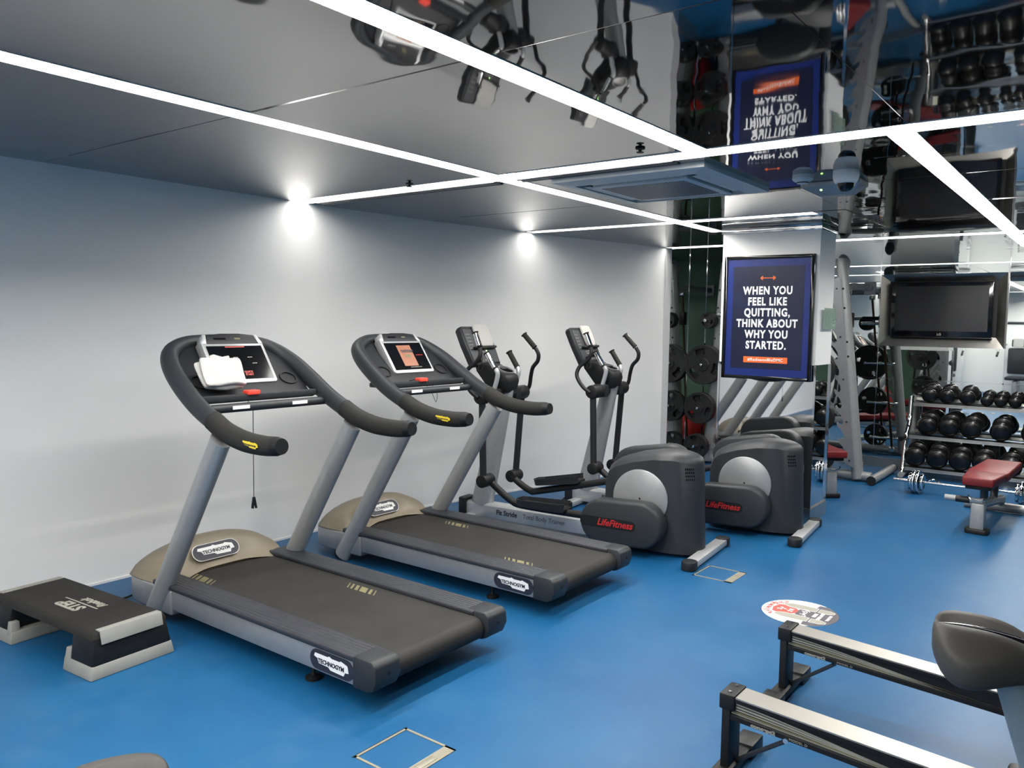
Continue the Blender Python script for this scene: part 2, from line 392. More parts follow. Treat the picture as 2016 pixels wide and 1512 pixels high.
# pillar
px0, px1, py0, py1 = 6.66, 7.08, 1.975, 2.79
pil = struct(MB().bb(px0, px1, py0, py1, 1.29, CH).build('wall_pillar', 'wall'))
MB().bb(px0+.004, px1-.004, py0+.004, py1-.004, .115, 1.30).build('mirror_cladding', 'pmirror', pil)
MB().bb(px0-.012, px1+.012, py0-.012, py1+.012, 0, .115).build('plinth', 'steel', pil)
b = MB(); b.bb(px0-.012, px1+.012, py0-.012, py1+.012, 2.375, 2.43, .004)
b.build('top_band', 'chrome', pil)
b = MB()
for y in (py0, py1): b.bb(px0-.004, px0+.010, y-.008, y+.008, .11, 1.295)
b.bb(px1-.01, px1+.004, py0-.008, py0+.008, .11, 1.295)
b.build('corner_trim', 'chrome', pil)

# framed poster
t = thing('framed_poster', 'black framed blue poster on the pillar reading WHEN YOU FEEL LIKE QUITTING', 'poster', (6.635, 2.375, 1.67))
W2, H2 = .725, 1.0
b = MB()
for s in (-1, 1):
    b.bb(-.022, .02, s*W2/2-.014, s*W2/2+.014, -H2/2-.014, H2/2+.014, .003)
    b.bb(-.022, .02, -W2/2, W2/2, s*H2/2-.014, s*H2/2+.014, .003)
b.build('frame', 'gblack', t)
pp = MB().bb(-.012, .012, -W2/2, W2/2, -H2/2, H2/2).build('print', 'poster', t)
MB().bb(-.0135, -.012, -W2/2+.065, W2/2-.065, -H2/2+.075, H2/2-.075).build('inner_panel', 'poster2', pp)
U, V = (0, -1, 0), (0, 0, 1)
for k, ln in enumerate(('WHEN YOU', 'FEEL LIKE', 'QUITTING,', 'THINK ABOUT', 'WHY YOU', 'STARTED.')):
    text('lettering', ln, 'wink', pp, frame((-.0145, 0, .222-k*.0905), U, V), .090, off=.0034, xs=.76, sp=1.16)
MB().bb(-.0145, -.0130, -.185, .185, -.375, -.325).build('orange_band', 'orange', pp)
text('lettering', '#RadissonBluDMC', 'wink', pp, frame((-.0155, 0, -.35), U, V), .034, off=.0006, sp=1.15)
b = MB(); b.bb(-.0145, -.013, -.05, .05, .325, .331)
for s in (-1, 1):
    b.bb(-.0145, -.013, s*.047-.005, s*.047+.005, .312, .344); b.bb(-.0145, -.013, s*.058-.004, s*.058+.004, .319, .337)
b.build('dumbbell_icon', 'orange', pp)

# glass sign on the pillar side
t = thing('glass_sign', 'small green glass sign on standoffs on the right side of the poster pillar', 'sign', (6.90, py0, 1.67))
MB().bb(-.15, .17, -.030, -.024, -.085, .085).build('pane', 'glass', t)
for x in (-.12, .14): MB().cyl((x, -.04, 0), (x, 0, 0), .007).build('standoff', 'chrome', t)

# poster on the wall behind the camera, seen only in mirrors
t = thing('wall_poster', 'white poster with dark blue border, seen in the far mirror above the television', 'poster', (-3.99, 4.2, 1.65))
MB().bb(0, .02, -.4, .4, -.55, .55).build('frame', 'poster', t)
MB().bb(.02, .024, -.36, .36, -.51, .51).build('print', 'white', t)
text('lettering', 'THE BODY', 'ink', t, frame((.0255, 0, .33), (0, 1, 0), V), .13, off=.003)
text('lettering', 'ACHIEVES', 'ink', t, frame((.0255, 0, .18), (0, 1, 0), V), .13, off=.003)

# ceiling air conditioner
t = thing('air_conditioner', 'square white ceiling cassette air conditioner with a slatted intake', 'air conditioner', (4.42, 2.245, CH))
hw = .475
b = MB()
for a in range(4):
    R = Matrix.Rotation(a*PI/2, 4, 'Z')
    t2 = [(-hw, -hw, 0), (hw, -hw, 0), (hw-.10, -hw+.10, 0), (-hw+.10, -hw+.10, 0)]
    for z0, z1 in ((-.028, 0),):
        b.loft([[R @ Vector((p[0], p[1], z0-(.014 if k > 1 else 0))) for k, p in enumerate(t2)], [R @ Vector((p[0], p[1], z1)) for p in t2]])
b.build('frame', 'acwhite', t)
b = MB(); b.bb(-.30, .30, -.30, .30, -.046, -.01, .006); pn = b.build('intake_panel', 'acwhite', t)
b = MB()
for k in range(26): b.bb(-.25, .25, -.255+k*.0205, -.244+k*.0205, -.0475, -.045)
b.build('grille', 'dkgrey', pn)
for a in range(4):
    R = Matrix.Rotation(a*PI/2, 4, 'Z')
    MB().bb(-.30, .30, -.378, -.30, -.018, -.006, 0, R).build('outlet_slot', 'black', t)
    MB().bb(-.285, .285, -.368, -.322, -.036, -.030, .002, R @ Matrix.Translation((0, 0, 0))).build('louvre', 'acwhite', t)

# smoke detector, dome camera, emergency light
t = thing('smoke_detector', 'small round off-white smoke detector on the ceiling before the pillar', 'detector', (4.605, 1.478, CH))
MB().lathe([(.056, 0), (.056, -.022), (.05, -.03), (.034, -.04), (.030, -.046), (.012, -.05)], (0, 0, 0), (0, 0, 1)).build('body', 'acwhite', t)
MB().lathe([(.0345, -.038), (.033, -.045)], (0, 0, 0), (0, 0, 1)).build('vent_ring', 'black', t)
t = thing('dome_camera', 'white dome security camera with a dark glass bubble hanging from the ceiling', 'camera', (4.60, 1.247, CH))
MB().lathe([(.066, 0), (.067, -.03), (.064, -.045), (.054, -.064), (.046, -.068)], (0, 0, 0), (0, 0, 1)).build('housing', 'white', t)
MB().lathe([(.046, -.066), (.044, -.082), (.036, -.097), (.022, -.107), (.004, -.111)], (0, 0, 0), (0, 0, 1)).build('bubble', 'gblack', t)
t = thing('emergency_light', 'grey wedge shaped ceiling light with a green indicator behind the dome camera', 'light', (4.93, 1.40, CH))
MB().loft([[(-.09, -.17, 0), (.09, -.17, 0), (.09, .17, 0), (-.09, .17, 0)], [(-.085, -.165, -.03), (.085, -.165, -.03), (.085, .165, -.03), (-.085, .165, -.03)], [(-.02, -.10, -.075), (.06, -.10, -.075), (.06, .08, -.075), (-.02, .08, -.075)]], bev=.006).build('body', 'silver', t)
MB().ell((-.06, .055, -.045), (.007, .007, .007)).build('indicator', 'ledgreen', t)

# slot diffusers beside the first cross line
for y0, y1, lb in ((3.07, 4.70, 'twin slot air diffuser beside the first LED cross line, wall end'), (1.9, 2.92, 'twin slot air diffuser beside the first LED cross line, next to the air conditioner')):
    t = thing('air_diffuser', lb, 'vent', (3.893, (y0+y1)/2, CH), 0, 'slot diffusers beside the LED line')
    h = (y1-y0)/2
    b = MB()
    for x in (-.045, -.012, .012, .045): b.bb(x-.003, x+.003, -h, h, -.006, .01)
    b.build('frame', 'silver', t)
    b = MB()
    for x in (-.0285, .0285): b.bb(x-.0125, x+.0125, -h, h, -.004, -.001)
    b.build('slot', 'black', t)
for x, y, lb in ((3.62, 3.55, 'small black sprinkler fitting on the ceiling left of the crossing LED lines'), (3.50, 1.90, 'small black sprinkler fitting on the ceiling near the air conditioner')):
    t = thing('sprinkler', lb, 'sprinkler', (x, y, CH), 0, 'sprinklers on the mirrored ceiling')  # black solid modelling a dark reflection in the ceiling mirror
    MB().lathe([(.024, 0), (.022, -.005), (.008, -.006), (.008, -.018)], (0, 0, 0), (0, 0, 1), 20).build('body', 'black', t)
    MB().lathe([(.018, -.018), (.018, -.021)], (0, 0, 0), (0, 0, 1), 20).build('deflector', 'black', t)

# floor hatches
def hatch(x0, y0, x1, y1, label):
    t = thing('floor_hatch', label, 'floor hatch', ((x0+x1)/2, (y0+y1)/2, 0), 0, 'floor box hatches')
    hx, hy = (x1-x0)/2, (y1-y0)/2
    b = MB()
    b.bb(-hx, hx, hy-.010, hy, 0, .003); b.bb(-hx, -hx+.010, -hy, hy, 0, .003); b.bb(hx-.010, hx, -hy, hy, 0, .003); b.bb(-hx, hx, -hy, -hy+.050, 0, .003)
    b.build('trim', 'hatch', t)
    MB().bb(-hx-.006, hx+.006, hy, hy+.006, 0, .0015).build('gap', 'black', t)
    MB().bb(-.045, .045, -hy+.012, -hy+.042, .003, .0045, .001).build('handle', 'hatch', t)
hatch(1.935, 1.905, 2.205, 2.165, 'square floor hatch with beige trim in the foreground, cut by the bottom edge')
hatch(4.76, 1.865, 5.02, 2.122, 'square floor hatch with beige trim beside the elliptical foot')
# ================================================================== treadmills
def badge_shape(w, h):
    return [(-.50*w, .20*h), (-.47*w, .42*h), (-.10*w, .42*h), (-.06*w, .50*h), (.02*w, .40*h), (.24*w, .40*h), (.28*w, .48*h), (.47*w, .30*h), (.50*w, -.16*h), (.40*w, -.20*h), (.36*w, -.46*h), (-.02*w, -.42*h), (-.08*w, -.26*h), (-.36*w, -.22*h), (-.40*w, .10*h)]
def badge(parent, o, u, v, w, h, back='ink', plate='wink', ink='ink', oval=True, rim=True):
    mt = frame(o, u, v)
    p = parent
    if oval:
        if rim: MB().prism(rrect(w*1.03, h*1.06, h*.52), 'z', 0, .0015, 0, mt).build('badge_rim', 'wink', parent)
        p = MB().prism(rrect(w, h, h*.49), 'z', 0, .003, 0, mt).build('badge', back, parent)
    k = .80 if oval else 1.
    MB().prism(badge_shape(w*k, h*(.72 if oval else 1.)), 'z', .003, .0042, 0, mt).build('badge_plate', plate, p)
    text('lettering', 'TechnoGym'.upper(), ink, p, mt @ Matrix.Translation((0, -.002, .005)), h*(.30 if oval else .36), off=h*.008, xs=w*k/(h*(.30 if oval else .36))/8.3)
def treadmill(cx, y0, label, photo_screen, loop_cord):
    t = thing('treadmill', label, 'treadmill', (cx, y0, 0), 0, 'treadmills along the white wall')
    # frame sides
    for s in (-1, 1):
        x0, x1 = (.365, .42) if s > 0 else (-.42, -.365)
        sp = MB().bb(x0, x1, .03, 1.43, .088, .196, .006).build('side_panel', 'silver', t)
        if s < 0: badge(sp, (-.4205, .18, .142), (0, -1, 0), (0, 0, 1), .275, .088, rim=False)
        r0, r1 = (.285, .43) if s > 0 else (-.43, -.285)
        MB().bb(r0, r1, -.01, 1.60, .192, .219, .007).build('foot_rail', 'ridge', t)
        c0, c1 = (.29, .434) if s > 0 else (-.434, -.29)
        prof = [(.04, .086), (.04, .222), (-.075, .222), (-.10, .205), (-.105, .15), (-.085, .10), (-.05, .086)]
        ec = MB().prism(prof, 'x', c0, c1, .012).build('end_cap', 'char', t)
        MB().cyl((s*.36, -.106, .165), (s*.36, -.099, .165), .008).build('screw', 'black', ec)
    MB().bb(-.37, .37, .10, 1.55, .10, .165, .01).build('deck', 'black', t)
    n = 8; prof = [(1.66, .197)]
    prof += [(-.025+.055*math.cos(a), .142+.055*math.sin(a)) for a in [PI/2+PI*k/n for k in range(n+1)]]
    prof += [(1.66, .088)]
    bl = MB().prism(prof, 'x', -.283, .283, 0, None, 2, 9).build('running_belt', 'belt', t, ang=50)
    for (mx, my) in (((.205, .58), (-.225, 1.36)) if not photo_screen else ((.20, 1.04), (-.225, .19))):
        b = MB(); q = 0
        for wv, gp in ((.008, .018), (.02, .016), (.05, .014), (.022, .018), (.014, .018), (.008, 0)):
            b.prism([(mx-.028, my+q-.02), (mx+.03, my+q+.02), (mx+.03, my+q+wv+.02), (mx-.028, my+q+wv-.02)], 'z', .1965, .1985); q += wv+gp
        b.build('belt_mark', 'mark', bl)
    # silver skirt round the motor end
    sk = [(-.425, 1.43), (.425, 1.43)]+[(.425*math.cos(a)**.6 if math.cos(a) > 0 else -.425*abs(math.cos(a))**.6, 1.72+.30*math.sin(a)**.8) for a in [PI*k/18 for k in range(1, 18)]]
    sk = [(-.425, 1.43), (.425, 1.43), (.425, 1.72)]+sk[2:]+[(-.425, 1.72)]
    MB().prism(sk, 'z', .055, .190, .012).build('motor_skirt', 'silver', t, ang=50)
    # champagne motor hood
    secs = [(1.575, .212, .29), (1.60, .225, .34), (1.63, .262, .385), (1.665, .318, .405), (1.695, .352, .418), (1.73, .362, .425), (1.79, .352, .425), (1.86, .328, .418), (1.93, .290, .390), (1.98, .245, .345), (2.005, .212, .30), (2.01, .196, .285)]
    rings = []
    for y, zc, wd in secs:
        r = []
        for k in range(25):
            u = -1+2*k/24; a = abs(u)
            f = max(0, 1-a**2.3)**(1/1.45)
            r.append((u*wd, y-(.06*a*a if y > 1.9 else 0)+(0 if y > 1.7 else -.10*max(0, a-.45)), .192+(zc-.192)*f))
        r += [(wd*.99, y-(.06 if y > 1.9 else 0), .186), (-wd*.99, y-(.06 if y > 1.9 else 0), .186)]
        rings.append(r)
    hd = MB().loft(rings).build('motor_hood', 'beige', t, ang=60)
    vv = Vector((0, .095, .127)).normalized()
    badge(hd, (-.035, 1.6335-.006, .2835+.002), (1, 0, 0), vv, .285, .092)
    # uprights
    for s in (-1, 1):
        MB().tube([(s*.415, 1.612, .035), (s*.412, .985, 1.02)], .052, 20, oval=(1.12, .86), up=(0, 1, 0)).build('upright', 'post', t)
    # horseshoe handlebar
    half = [(.410, .975, 1.075), (.410, 1.16, 1.155), (.405, 1.31, 1.243), (.385, 1.45, 1.335), (.335, 1.555, 1.405), (.25, 1.60, 1.448), (.12, 1.625, 1.468)]
    full = [(-x, y, z) for x, y, z in half]+[(x, y, z) for x, y, z in half[::-1]]
    MB().tube(full, [.046, .048, .050, .050, .048, .044, .040, .040, .044, .048, .050, .050, .048, .046], 16, 4, oval=(1.0, .92)).build('handlebar', 'char', t)
    for s in (-1, 1):
        g = MB().tube([(s*.41, .555, 1.034), (s*.41, .66, 1.027), (s*.41, .80, 1.033), (s*.41, .94, 1.062), (s*.41, 1.05, 1.108)], [.043, .046, .048, .049, .0495], 16, 4, oval=(1.02, .95), round_end=False).build('hand_grip', 'foam', t)
        MB().tube([(s*.41, .560, 1.0335), (s*.41, .522, 1.037)], [.044, .036], 16).build('end_plug', 'black', g)
        if s < 0: badge(g, (-.4535, .69, 1.032), (0, -1, -.05), (0, 0, 1), .115, .030, plate='yellow', oval=False)
    # moulded console body
    ub = Vector((0, .31, .27)).normalized()
    mt = frame((0, 1.30, 1.20), (1, 0, 0), ub)
    ol = [(-.365, -.02), (.365, -.02), (.372, .12), (.33, .27), (.24, .375), (.13, .41), (-.13, .41), (-.24, .375), (-.33, .27), (-.372, .12)]
    cb = MB().prism(ol, 'z', -.045, .0, .012, mt).build('console_body', 'char2', t)
    for k in (-1, 1):
        R0 = frame((k*.275, 1.375, 1.262), (1, 0, 0), ub)
        bore(cb, MB().loft([[R0 @ Vector((.048*math.cos(a), .042*math.sin(a), z)) for a in [2*PI*q/24 for q in range(24)]] for z in (-.12, .06)]))
        rg = [[R0 @ Vector((r*math.cos(a), r*.875*math.sin(a), z)) for a in [2*PI*q/24 for q in range(24)]] for r, z in ((.049, -.042), (.049, .003), (.056, .003), (.055, .010), (.047, .010), (.046, .0), (.046, -.042))]
        MB().loft(rg, False).build('cup_holder', 'black', cb)
    # display
    vd = Vector((0, .165, .235)).normalized()
    D = frame((0, 1.455, 1.352), (1, 0, 0), vd)
    dp = MB().prism(rrect(.385, .285, .022), 'z', -.03, .030, .006, D).build('display', 'lsilver', t)
    MB().prism(rrect(.345, .215, .004, 5, 0, -.012), 'z', .0295, .0312, 0, D).build('screen', 'gblack', dp)
    hp = [(-.165, .108), (.165, .108), (.150, .168), (.06, .178), (-.06, .178), (-.150, .168)]
    hp2 = MB().prism(hp, 'z', -.03, .034, .008, D).build('header_panel', 'char2', dp)
    for s in (-1, 1): MB().prism([(s*.19, .11), (s*.163, .108), (s*.148, .168), (s*.168, .170)], 'z', -.03, .034, .004, D).build('header_trim', 'lsilver', dp)
    MB().prism(rrect(.075, .010, .004, 5, -.075, .14), 'z', .034, .036, 0, D).build('card_slot', 'gblack', hp2)
    MB().prism(rrect(.038, .011, .005, 5, .035, .14), 'z', .034, .036, 0, D).build('logo_mark', 'mark', hp2)
    if photo_screen:
        pc = MB().prism([(-.07, -.09), (.06, -.09), (.06, .075), (-.07, .075)], 'z', .0312, .0320, 0, D).build('picture', pm('screen_orange', srgb(150, 100, 78), .3, var=.1), dp)
        text('lettering', 'twitter', 'ink', pc, D @ Matrix.Translation((.01, .03, .0325)), .042, off=.001)
        MB().prism(rrect(.05, .022, .003, 4, .0, -.01), 'z', .032, .0326, 0, D).build('logo_mark', 'mark', pc)
        text('lettering', 'work.me', 'redtext', pc, D @ Matrix.Translation((.11, -.005, .0325)), .018)
        text('lettering', 'www.twitter.com', 'gink', pc, D @ Matrix.Translation((.03, -.10, .0325)), .015)
    else:
        MB().prism(rrect(.12, .006, .002, 4, 0, .088), 'z', .0312, .0318, 0, D).build('title_bar', 'stred', dp)
        for px_, py_ in ((-.02, .02), (.07, .02), (-.02, -.02), (.085, -.02)):
            MB().prism(rrect(.03, .004, .001, 3, px_, py_), 'z', .0312, .0318, 0, D).build('menu_item', 'gink', dp)
        text('lettering', 'QUICK', 'stred', dp, D @ Matrix.Translation((.025, -.075, .0318)), .017, off=.0004)
        text('lettering', 'START', 'stred', dp, D @ Matrix.Translation((.025, -.092, .0318)), .017, off=.0004)
    # tray, cross bar, stop key
    tr = MB().bb(-.352, .352, 1.235, 1.43, 1.165, 1.195, .008).build('tray', 'char2', t)
    MB().bb(-.355, .355, 1.222, 1.245, 1.172, 1.207, .006).build('tray_lip', 'char', tr)
    MB().bb(-.10, -.025, 1.212, 1.262, 1.200, 1.224, .004).build('stop_key', 'redkey', t)
    cbx = MB().cyl((-.41, 1.195, 1.142), (.41, 1.195, 1.142), .023).build('cross_bar', 'char', t)
    for xx in (-.17, .20): MB().bb(xx-.05, xx+.05, 1.171, 1.1735, 1.136, 1.154).build('sticker', 'wink', cbx)
    if loop_cord:
        MB().tube([(-.02, 1.26, 1.20), (.0, 1.20, 1.12), (.03, 1.19, 1.06), (.06, 1.21, 1.12), (.05, 1.27, 1.19)], .0018, 6, 5).build('safety_cord', 'black', t)
        MB().tube([(-.16, 1.25, 1.208), (-.08, 1.27, 1.212), (.0, 1.25, 1.206)], .003, 6, 4).build('cord_slack', 'black', t)
    else:
        sc = MB().tube([(-.085, 1.24, 1.17), (-.085, 1.195, 1.12), (-.085, 1.195, .66)], .0022, 6).build('safety_cord', 'dkgrey', t)
        b = MB(); b.prism([(-.006, .66), (.006, .66), (.018, .60), (.010, .598), (.0, .635), (-.004, .598), (-.014, .602)], 'y', 1.190, 1.200)
        c = b.build('clip', 'black', sc); c.location = (-.085, 0, 0)
    for s in (-1, 1):
        MB().lathe([(.036, 0), (.036, .012), (.012, .022), (.009, .03), (.009, .11)], (s*.355, .38, 0), (0, 0, 1), 20).build('levelling_foot', 'black', t)
        MB().cyl((s*.40-.02, 1.66, .034), (s*.40+.02, 1.66, .034), .034, bev=.005).build('transport_wheel', 'black', t)
        MB().bb(s*.36-.05, s*.36+.05, 1.60, 1.70, .03, .10, .01).build('wheel_bracket', 'black', t)
    return t
treadmill(2.62, 2.42, 'nearer treadmill, white towel on its console and a clip cord hanging down', False, False)
treadmill(3.965, 2.47, 'farther treadmill with an orange picture on its lit screen', True, True)

# folded towel on the nearer treadmill
def towel(name, label, mtx, w, h, d, group):
    rg = []
    rnd = random.Random(hash(label) % 999 if False else len(label))
    n = 9
    for i in range(n):
        u = -1+2*i/(n-1); r = []
        e = 1-.06*abs(u)**4
        for (a, c) in ((-1, 0), (-.6, 0), (0, 0), (.6, 0), (1, 0), (1.04, .5), (1, 1), (.6, 1.04), (.1, 1.0), (-.5, 1.05), (-1, 1), (-1.05, .5)):
            r.append(mtx @ Vector((u*w/2+rnd.uniform(-1, 1)*.004, a*h/2*e+rnd.uniform(-1, 1)*.005, c*d*(1+rnd.uniform(-.12, .12)))))
        rg.append(r)
    o = MB().loft(rg).build(name, 'towel', None, 80, 2)
    c = sum((Vector(v.co) for v in o.data.vertices), Vector())/len(o.data.vertices)
    for v in o.data.vertices: v.co -= c
    o.location = c
    return tag(o, label, 'towel', group)
tw = frame((2.62-.200, 2.42+1.335, 1.292), (1, .02, -.04), Vector((0, .12, .175)))
rnd = random.Random(5)
b = MB()
for (x0, x1, y0, y1, z0, th, sk) in ((-.125, .118, -.085, .075, .004, .034, -.010), (-.118, .128, -.080, .082, .034, .032, .012), (-.045, .075, .045, .105, .030, .020, .02)):
    n = 13; rg = []
    for i in range(n):
        u = i/(n-1); x = x0+(x1-x0)*u; e = min(1, 5*u+.35, 5*(1-u)+.55); r = []
        for (a, c) in ((0, .5), (.02, .12), (.10, 0), (.35, 0), (.65, 0), (.90, 0), (.98, .12), (1, .5), (.98, .88), (.90, 1), (.7, 1.02), (.5, 1.0), (.3, 1.03), (.10, 1), (.02, .88)):
            wob = .006*math.sin(7*u+5*a+9*z0*30)+rnd.uniform(-.0025, .0025)
            r.append(tw @ Vector((x+sk*(a-.5)+rnd.uniform(-.003, .003), y0+(y1-y0)*a+wob*.8, z0+th*((c-.5)*e+.5)+(wob*.6 if c > .5 else 0))))
        rg.append(r)
    b.loft(rg)
o = b.build('towel', 'towel', None, 80, 2)
c = sum((Vector(v.co) for v in o.data.vertices), Vector())/len(o.data.vertices)
for v in o.data.vertices: v.co -= c
o.location = c
tag(o, 'white towel folded in a thick pad on the nearer treadmill console', 'towel', 'folded white towels')

# ================================================================== elliptical trainers
def elliptical(loc, rz, label):
    t = thing('elliptical_trainer', label, 'elliptical trainer', loc, rz, 'elliptical trainers')
    # base rail and feet
    rl = MB().prism([(-.062, .032), (.062, .032), (.062, .135), (.045, .150), (-.045, .150), (-.062, .135)], 'y', .16, 1.99, .004).build('base_rail', 'lsilver', t)
    text('lettering', 'Fit Stride', 'ink', rl, frame((-.0632, 1.60, .092), (0, -1, 0), (0, 0, 1)), .055, off=.0012, xs=.95)
    text('lettering', 'Total Body Trainer', 'stdark', rl, frame((-.0632, 1.265, .092), (0, -1, 0), (0, 0, 1)), .052, xs=.92)
    MB().bb(-.075, .075, 1.985, 2.06, .0, .175, .012).build('front_block', 'char2', t)
    for y, hwid in ((0, .335), (1.93, .26)):
        st = MB().bb(-hwid, hwid, y-.042, y+.042, .012, .055, .006).build('stabiliser', 'lsilver', t)
        for s in (-1, 1):
            MB().prism(rrect(.11, .10, .045, 6, s*(hwid+.02), y), 'z', 0, .062, .01).build('foot_cap', 'char2', st)
    # column
    MB().tube([(0, 1.87, .14), (0, 1.665, 1.08)], [.090, .066], 20, oval=(1.05, .85), up=(0, 1, 0)).build('column', 'post', t)
    # flywheel housing
    side = [(.72, .05), (.725, .30), (.712, .54), (.690, .600), (.63, .645), (.50, .690), (.34, .722), (.20, .728), (.08, .712), (.01, .690), (-.025, .655), (-.035, .50), (-.045, .30), (-.05, .05)]
    def half_w(y):
        if y < .34: return .167*math.sqrt(max(.0, 1-(min(1, (.34-y)/.298))**2.8))+.006
        if y > .60: return .167-.05*((y-.60)/.125)**2
        return .167
    rings = []
    ysn = [.043, .047, .055, .066, .080, .097, .117, .14, .17, .205, .245]+[.29+.0335*k for k in range(14)]
    def top(y):
        P = [(.04, .665), (.07, .695), (.12, .714), (.20, .728), (.34, .722), (.50, .690), (.63, .645), (.69, .602), (.715, .56), (.73, .50)]
        for (a, za), (b_, zb) in zip(P, P[1:]):
            if a <= y <= b_: return za+(zb-za)*(y-a)/(b_-a)
        return .5
    for y in ysn:
        wv = half_w(y); z = top(y); z0 = .028; yb = y-.024*max(0, 1-(y-.043)/.3)
        rings.append([(-wv, yb, z0), (-wv, (y+yb)/2, .3), (-wv, y, z-.055), (-wv*.86, y, z-.030), (-wv*.66, y, z-.010), (-wv*.35, y, z), (wv*.35, y, z), (wv*.66, y, z-.010), (wv*.86, y, z-.030), (wv, y, z-.055), (wv, (y+yb)/2, .3), (wv, yb, z0)])
    hs = MB().loft(rings).build('flywheel_housing', 'char', t, ang=33)
    b = MB()
    for i in range(4):
        for j in range(5):
            y = .074+.0105*(4-j)+.0025*(3-i); xv = -half_w(y); dx = (half_w(y+.004)-half_w(y-.004))/.008
            b.box((0, 0, 0), (.004, .0075, .014), 0, frame((xv-.0005, y, .620-i*.024), (-1, -dx, 0), (-dx, 1, 0)))
    b.build('vent', 'gblack', hs)
    for s in (-1, 1):
        MB().lathe([(.19, 0), (.203, .004), (.203, .012), (.195, .016), (.005, .018)], (s*.166, .432, .388), (s, 0, 0), 48).build('disc', 'silver', hs)
        MB().cyl((s*.183, .432, .388), (s*.1855, .432, .388), .007).build('pin', 'black', hs)
    # crank covers with the pedal arms
    for s in (-1, 1):
        if s < 0: cen, L_, R_, tilt = (.52, .222), .305, .158, -2
        else: cen, L_, R_, tilt = (.515, .552), .30, .150, -9
        pts = []
        for k in range(13): a = -PI/2+PI*k/12; pts.append((L_-R_+R_*math.cos(a), R_*math.sin(a)))
        for k in range(13): a = PI/2+PI*k/12; pts.append((-L_+R_+R_*math.cos(a), R_*math.sin(a)))
        ca, sa = math.cos(math.radians(tilt)), math.sin(math.radians(tilt))
        pts = [(cen[0]+a*ca-b_*sa, cen[1]+a*sa+b_*ca) for a, b_ in pts]
        cv = MB().prism(pts, 'x', s*.195, s*.325, .022, None, 3, .9).build('crank_cover', 'char', t, ang=40)
        if s < 0:
            MB().prism(rrect(.42, .072, .03, 6, cen[0]+.09, cen[1]-.005), 'x', -.3265, -.3245).build('label_strip', 'black', cv)
            text('lettering', 'LifeFitness', 'redtext', cv, frame((-.3275, cen[0]+.035, cen[1]-.004), (0, -1, 0), (0, 0, 1)), .066, shear=.3, off=.0014, xs=.96)
        # pedal arm, pedal, joint, lower arm
        if s < 0: J, bend, p1, end = (1.665, .385), (1.45, .245), (1.36, .228), (.70, .222)
        else: J, bend, p1, end = (1.735, .335), (1.55, .235), (1.48, .245), (.62, .46)
        xa = s*.225
        MB().tube([(xa, J[0], J[1]), (xa, (J[0]+bend[0])/2-.005, (J[1]+bend[1])/2-.012), (xa, bend[0], bend[1]), (xa, p1[0], p1[1]-.004), (xa, (p1[0]+end[0])/2, (p1[1]+end[1])/2-.005), (xa, end[0], end[1])], .027, 14, 4).build('pedal_arm', 'black', t)
        yc = 1.17 if s < 0 else 1.29; zc = .232 if s < 0 else .325; th = 0 if s < 0 else math.degrees(math.atan2(.075, -.46))
        ang = 0 if s < 0 else -9.3
        R0 = Matrix.Translation((xa+s*.01, yc, zc)) @ Matrix.Rotation(math.radians(ang), 4, 'X')
        outl = [(-.075, .17), (-.04, .205), (.04, .205), (.075, .17), (.085, -.17), (.06, -.20), (-.06, -.20), (-.085, -.17)]
        pd = MB().prism(outl, 'z', 0, .022, .005, R0).build('pedal', 'black', t)
        n = len(outl); b = MB()
        for i in range(n):
            a, c = outl[i], outl[(i+1) % n]; hh = [.05, .055, .055, .05, .062, .062, .062, .062]
            if i in (4, 5): continue
            ai = (a[0]*.94, a[1]*.97); ci = (c[0]*.94, c[1]*.97)
            b.loft([[(a[0], a[1], .0), (c[0], c[1], .0), (ci[0], ci[1], .0), (ai[0], ai[1], .0)], [(a[0]*1.05, a[1]*1.03, hh[i]), (c[0]*1.05, c[1]*1.03, hh[(i+1) % n]), (ci[0]*1.05, ci[1]*1.03, hh[(i+1) % n]), (ai[0]*1.05, ai[1]*1.03, hh[i])]], mat=R0)
        b.build('pedal_rim', 'char2', pd)
        MB().prism([(q[0]*.9, q[1]*.93) for q in outl], 'z', .022, .026, 0, R0).build('tread', 'rub', pd)
        MB().cyl((s*.20, J[0], J[1]), (s*.335, J[0], J[1]), .05, bev=.008).build('joint', 'black', t)
        pv = (1.69, 1.03)
        MB().tube([(s*.295, pv[0], pv[1]), (s*.295, J[0]+.005, J[1])], .028, 12, oval=(1, .82), up=(0, 1, 0)).build('lower_arm', 'char2', t)
        ph = MB().cyl((s*.055, pv[0], pv[1]), (s*.335, pv[0], pv[1]), .057, bev=.012).build('pivot_housing', 'black', t)
        MB().bb(s*.15-.04, s*.15+.04, pv[0]-.06, pv[0]+.055, pv[1]-.05, pv[1]+.055, .012).build('pivot_cover', 'char2', ph)
        # moving handle
        if s < 0: H = [(.335, 1.70, 1.025), (.345, 1.765, 1.075), (.335, 1.825, 1.16), (.31, 1.815, 1.235), (.29, 1.755, 1.29), (.28, 1.722, 1.345), (.27, 1.732, 1.40)]; G = [(.268, 1.735, 1.41), (.262, 1.785, 1.52)]
        else: H = [(.335, 1.69, 1.025), (.345, 1.652, 1.075), (.335, 1.632, 1.16), (.31, 1.600, 1.235), (.29, 1.545, 1.29), (.285, 1.535, 1.345), (.28, 1.560, 1.395)]; G = [(.278, 1.566, 1.40), (.268, 1.665, 1.505)]
        mh = MB().tube([(s*a, b_, c) for a, b_, c in H], .0165, 12, 5).build('moving_handle', 'black', t)
        g0, g1 = [Vector((s*a, b_, c)) for a, b_, c in G]; d = (g1-g0)
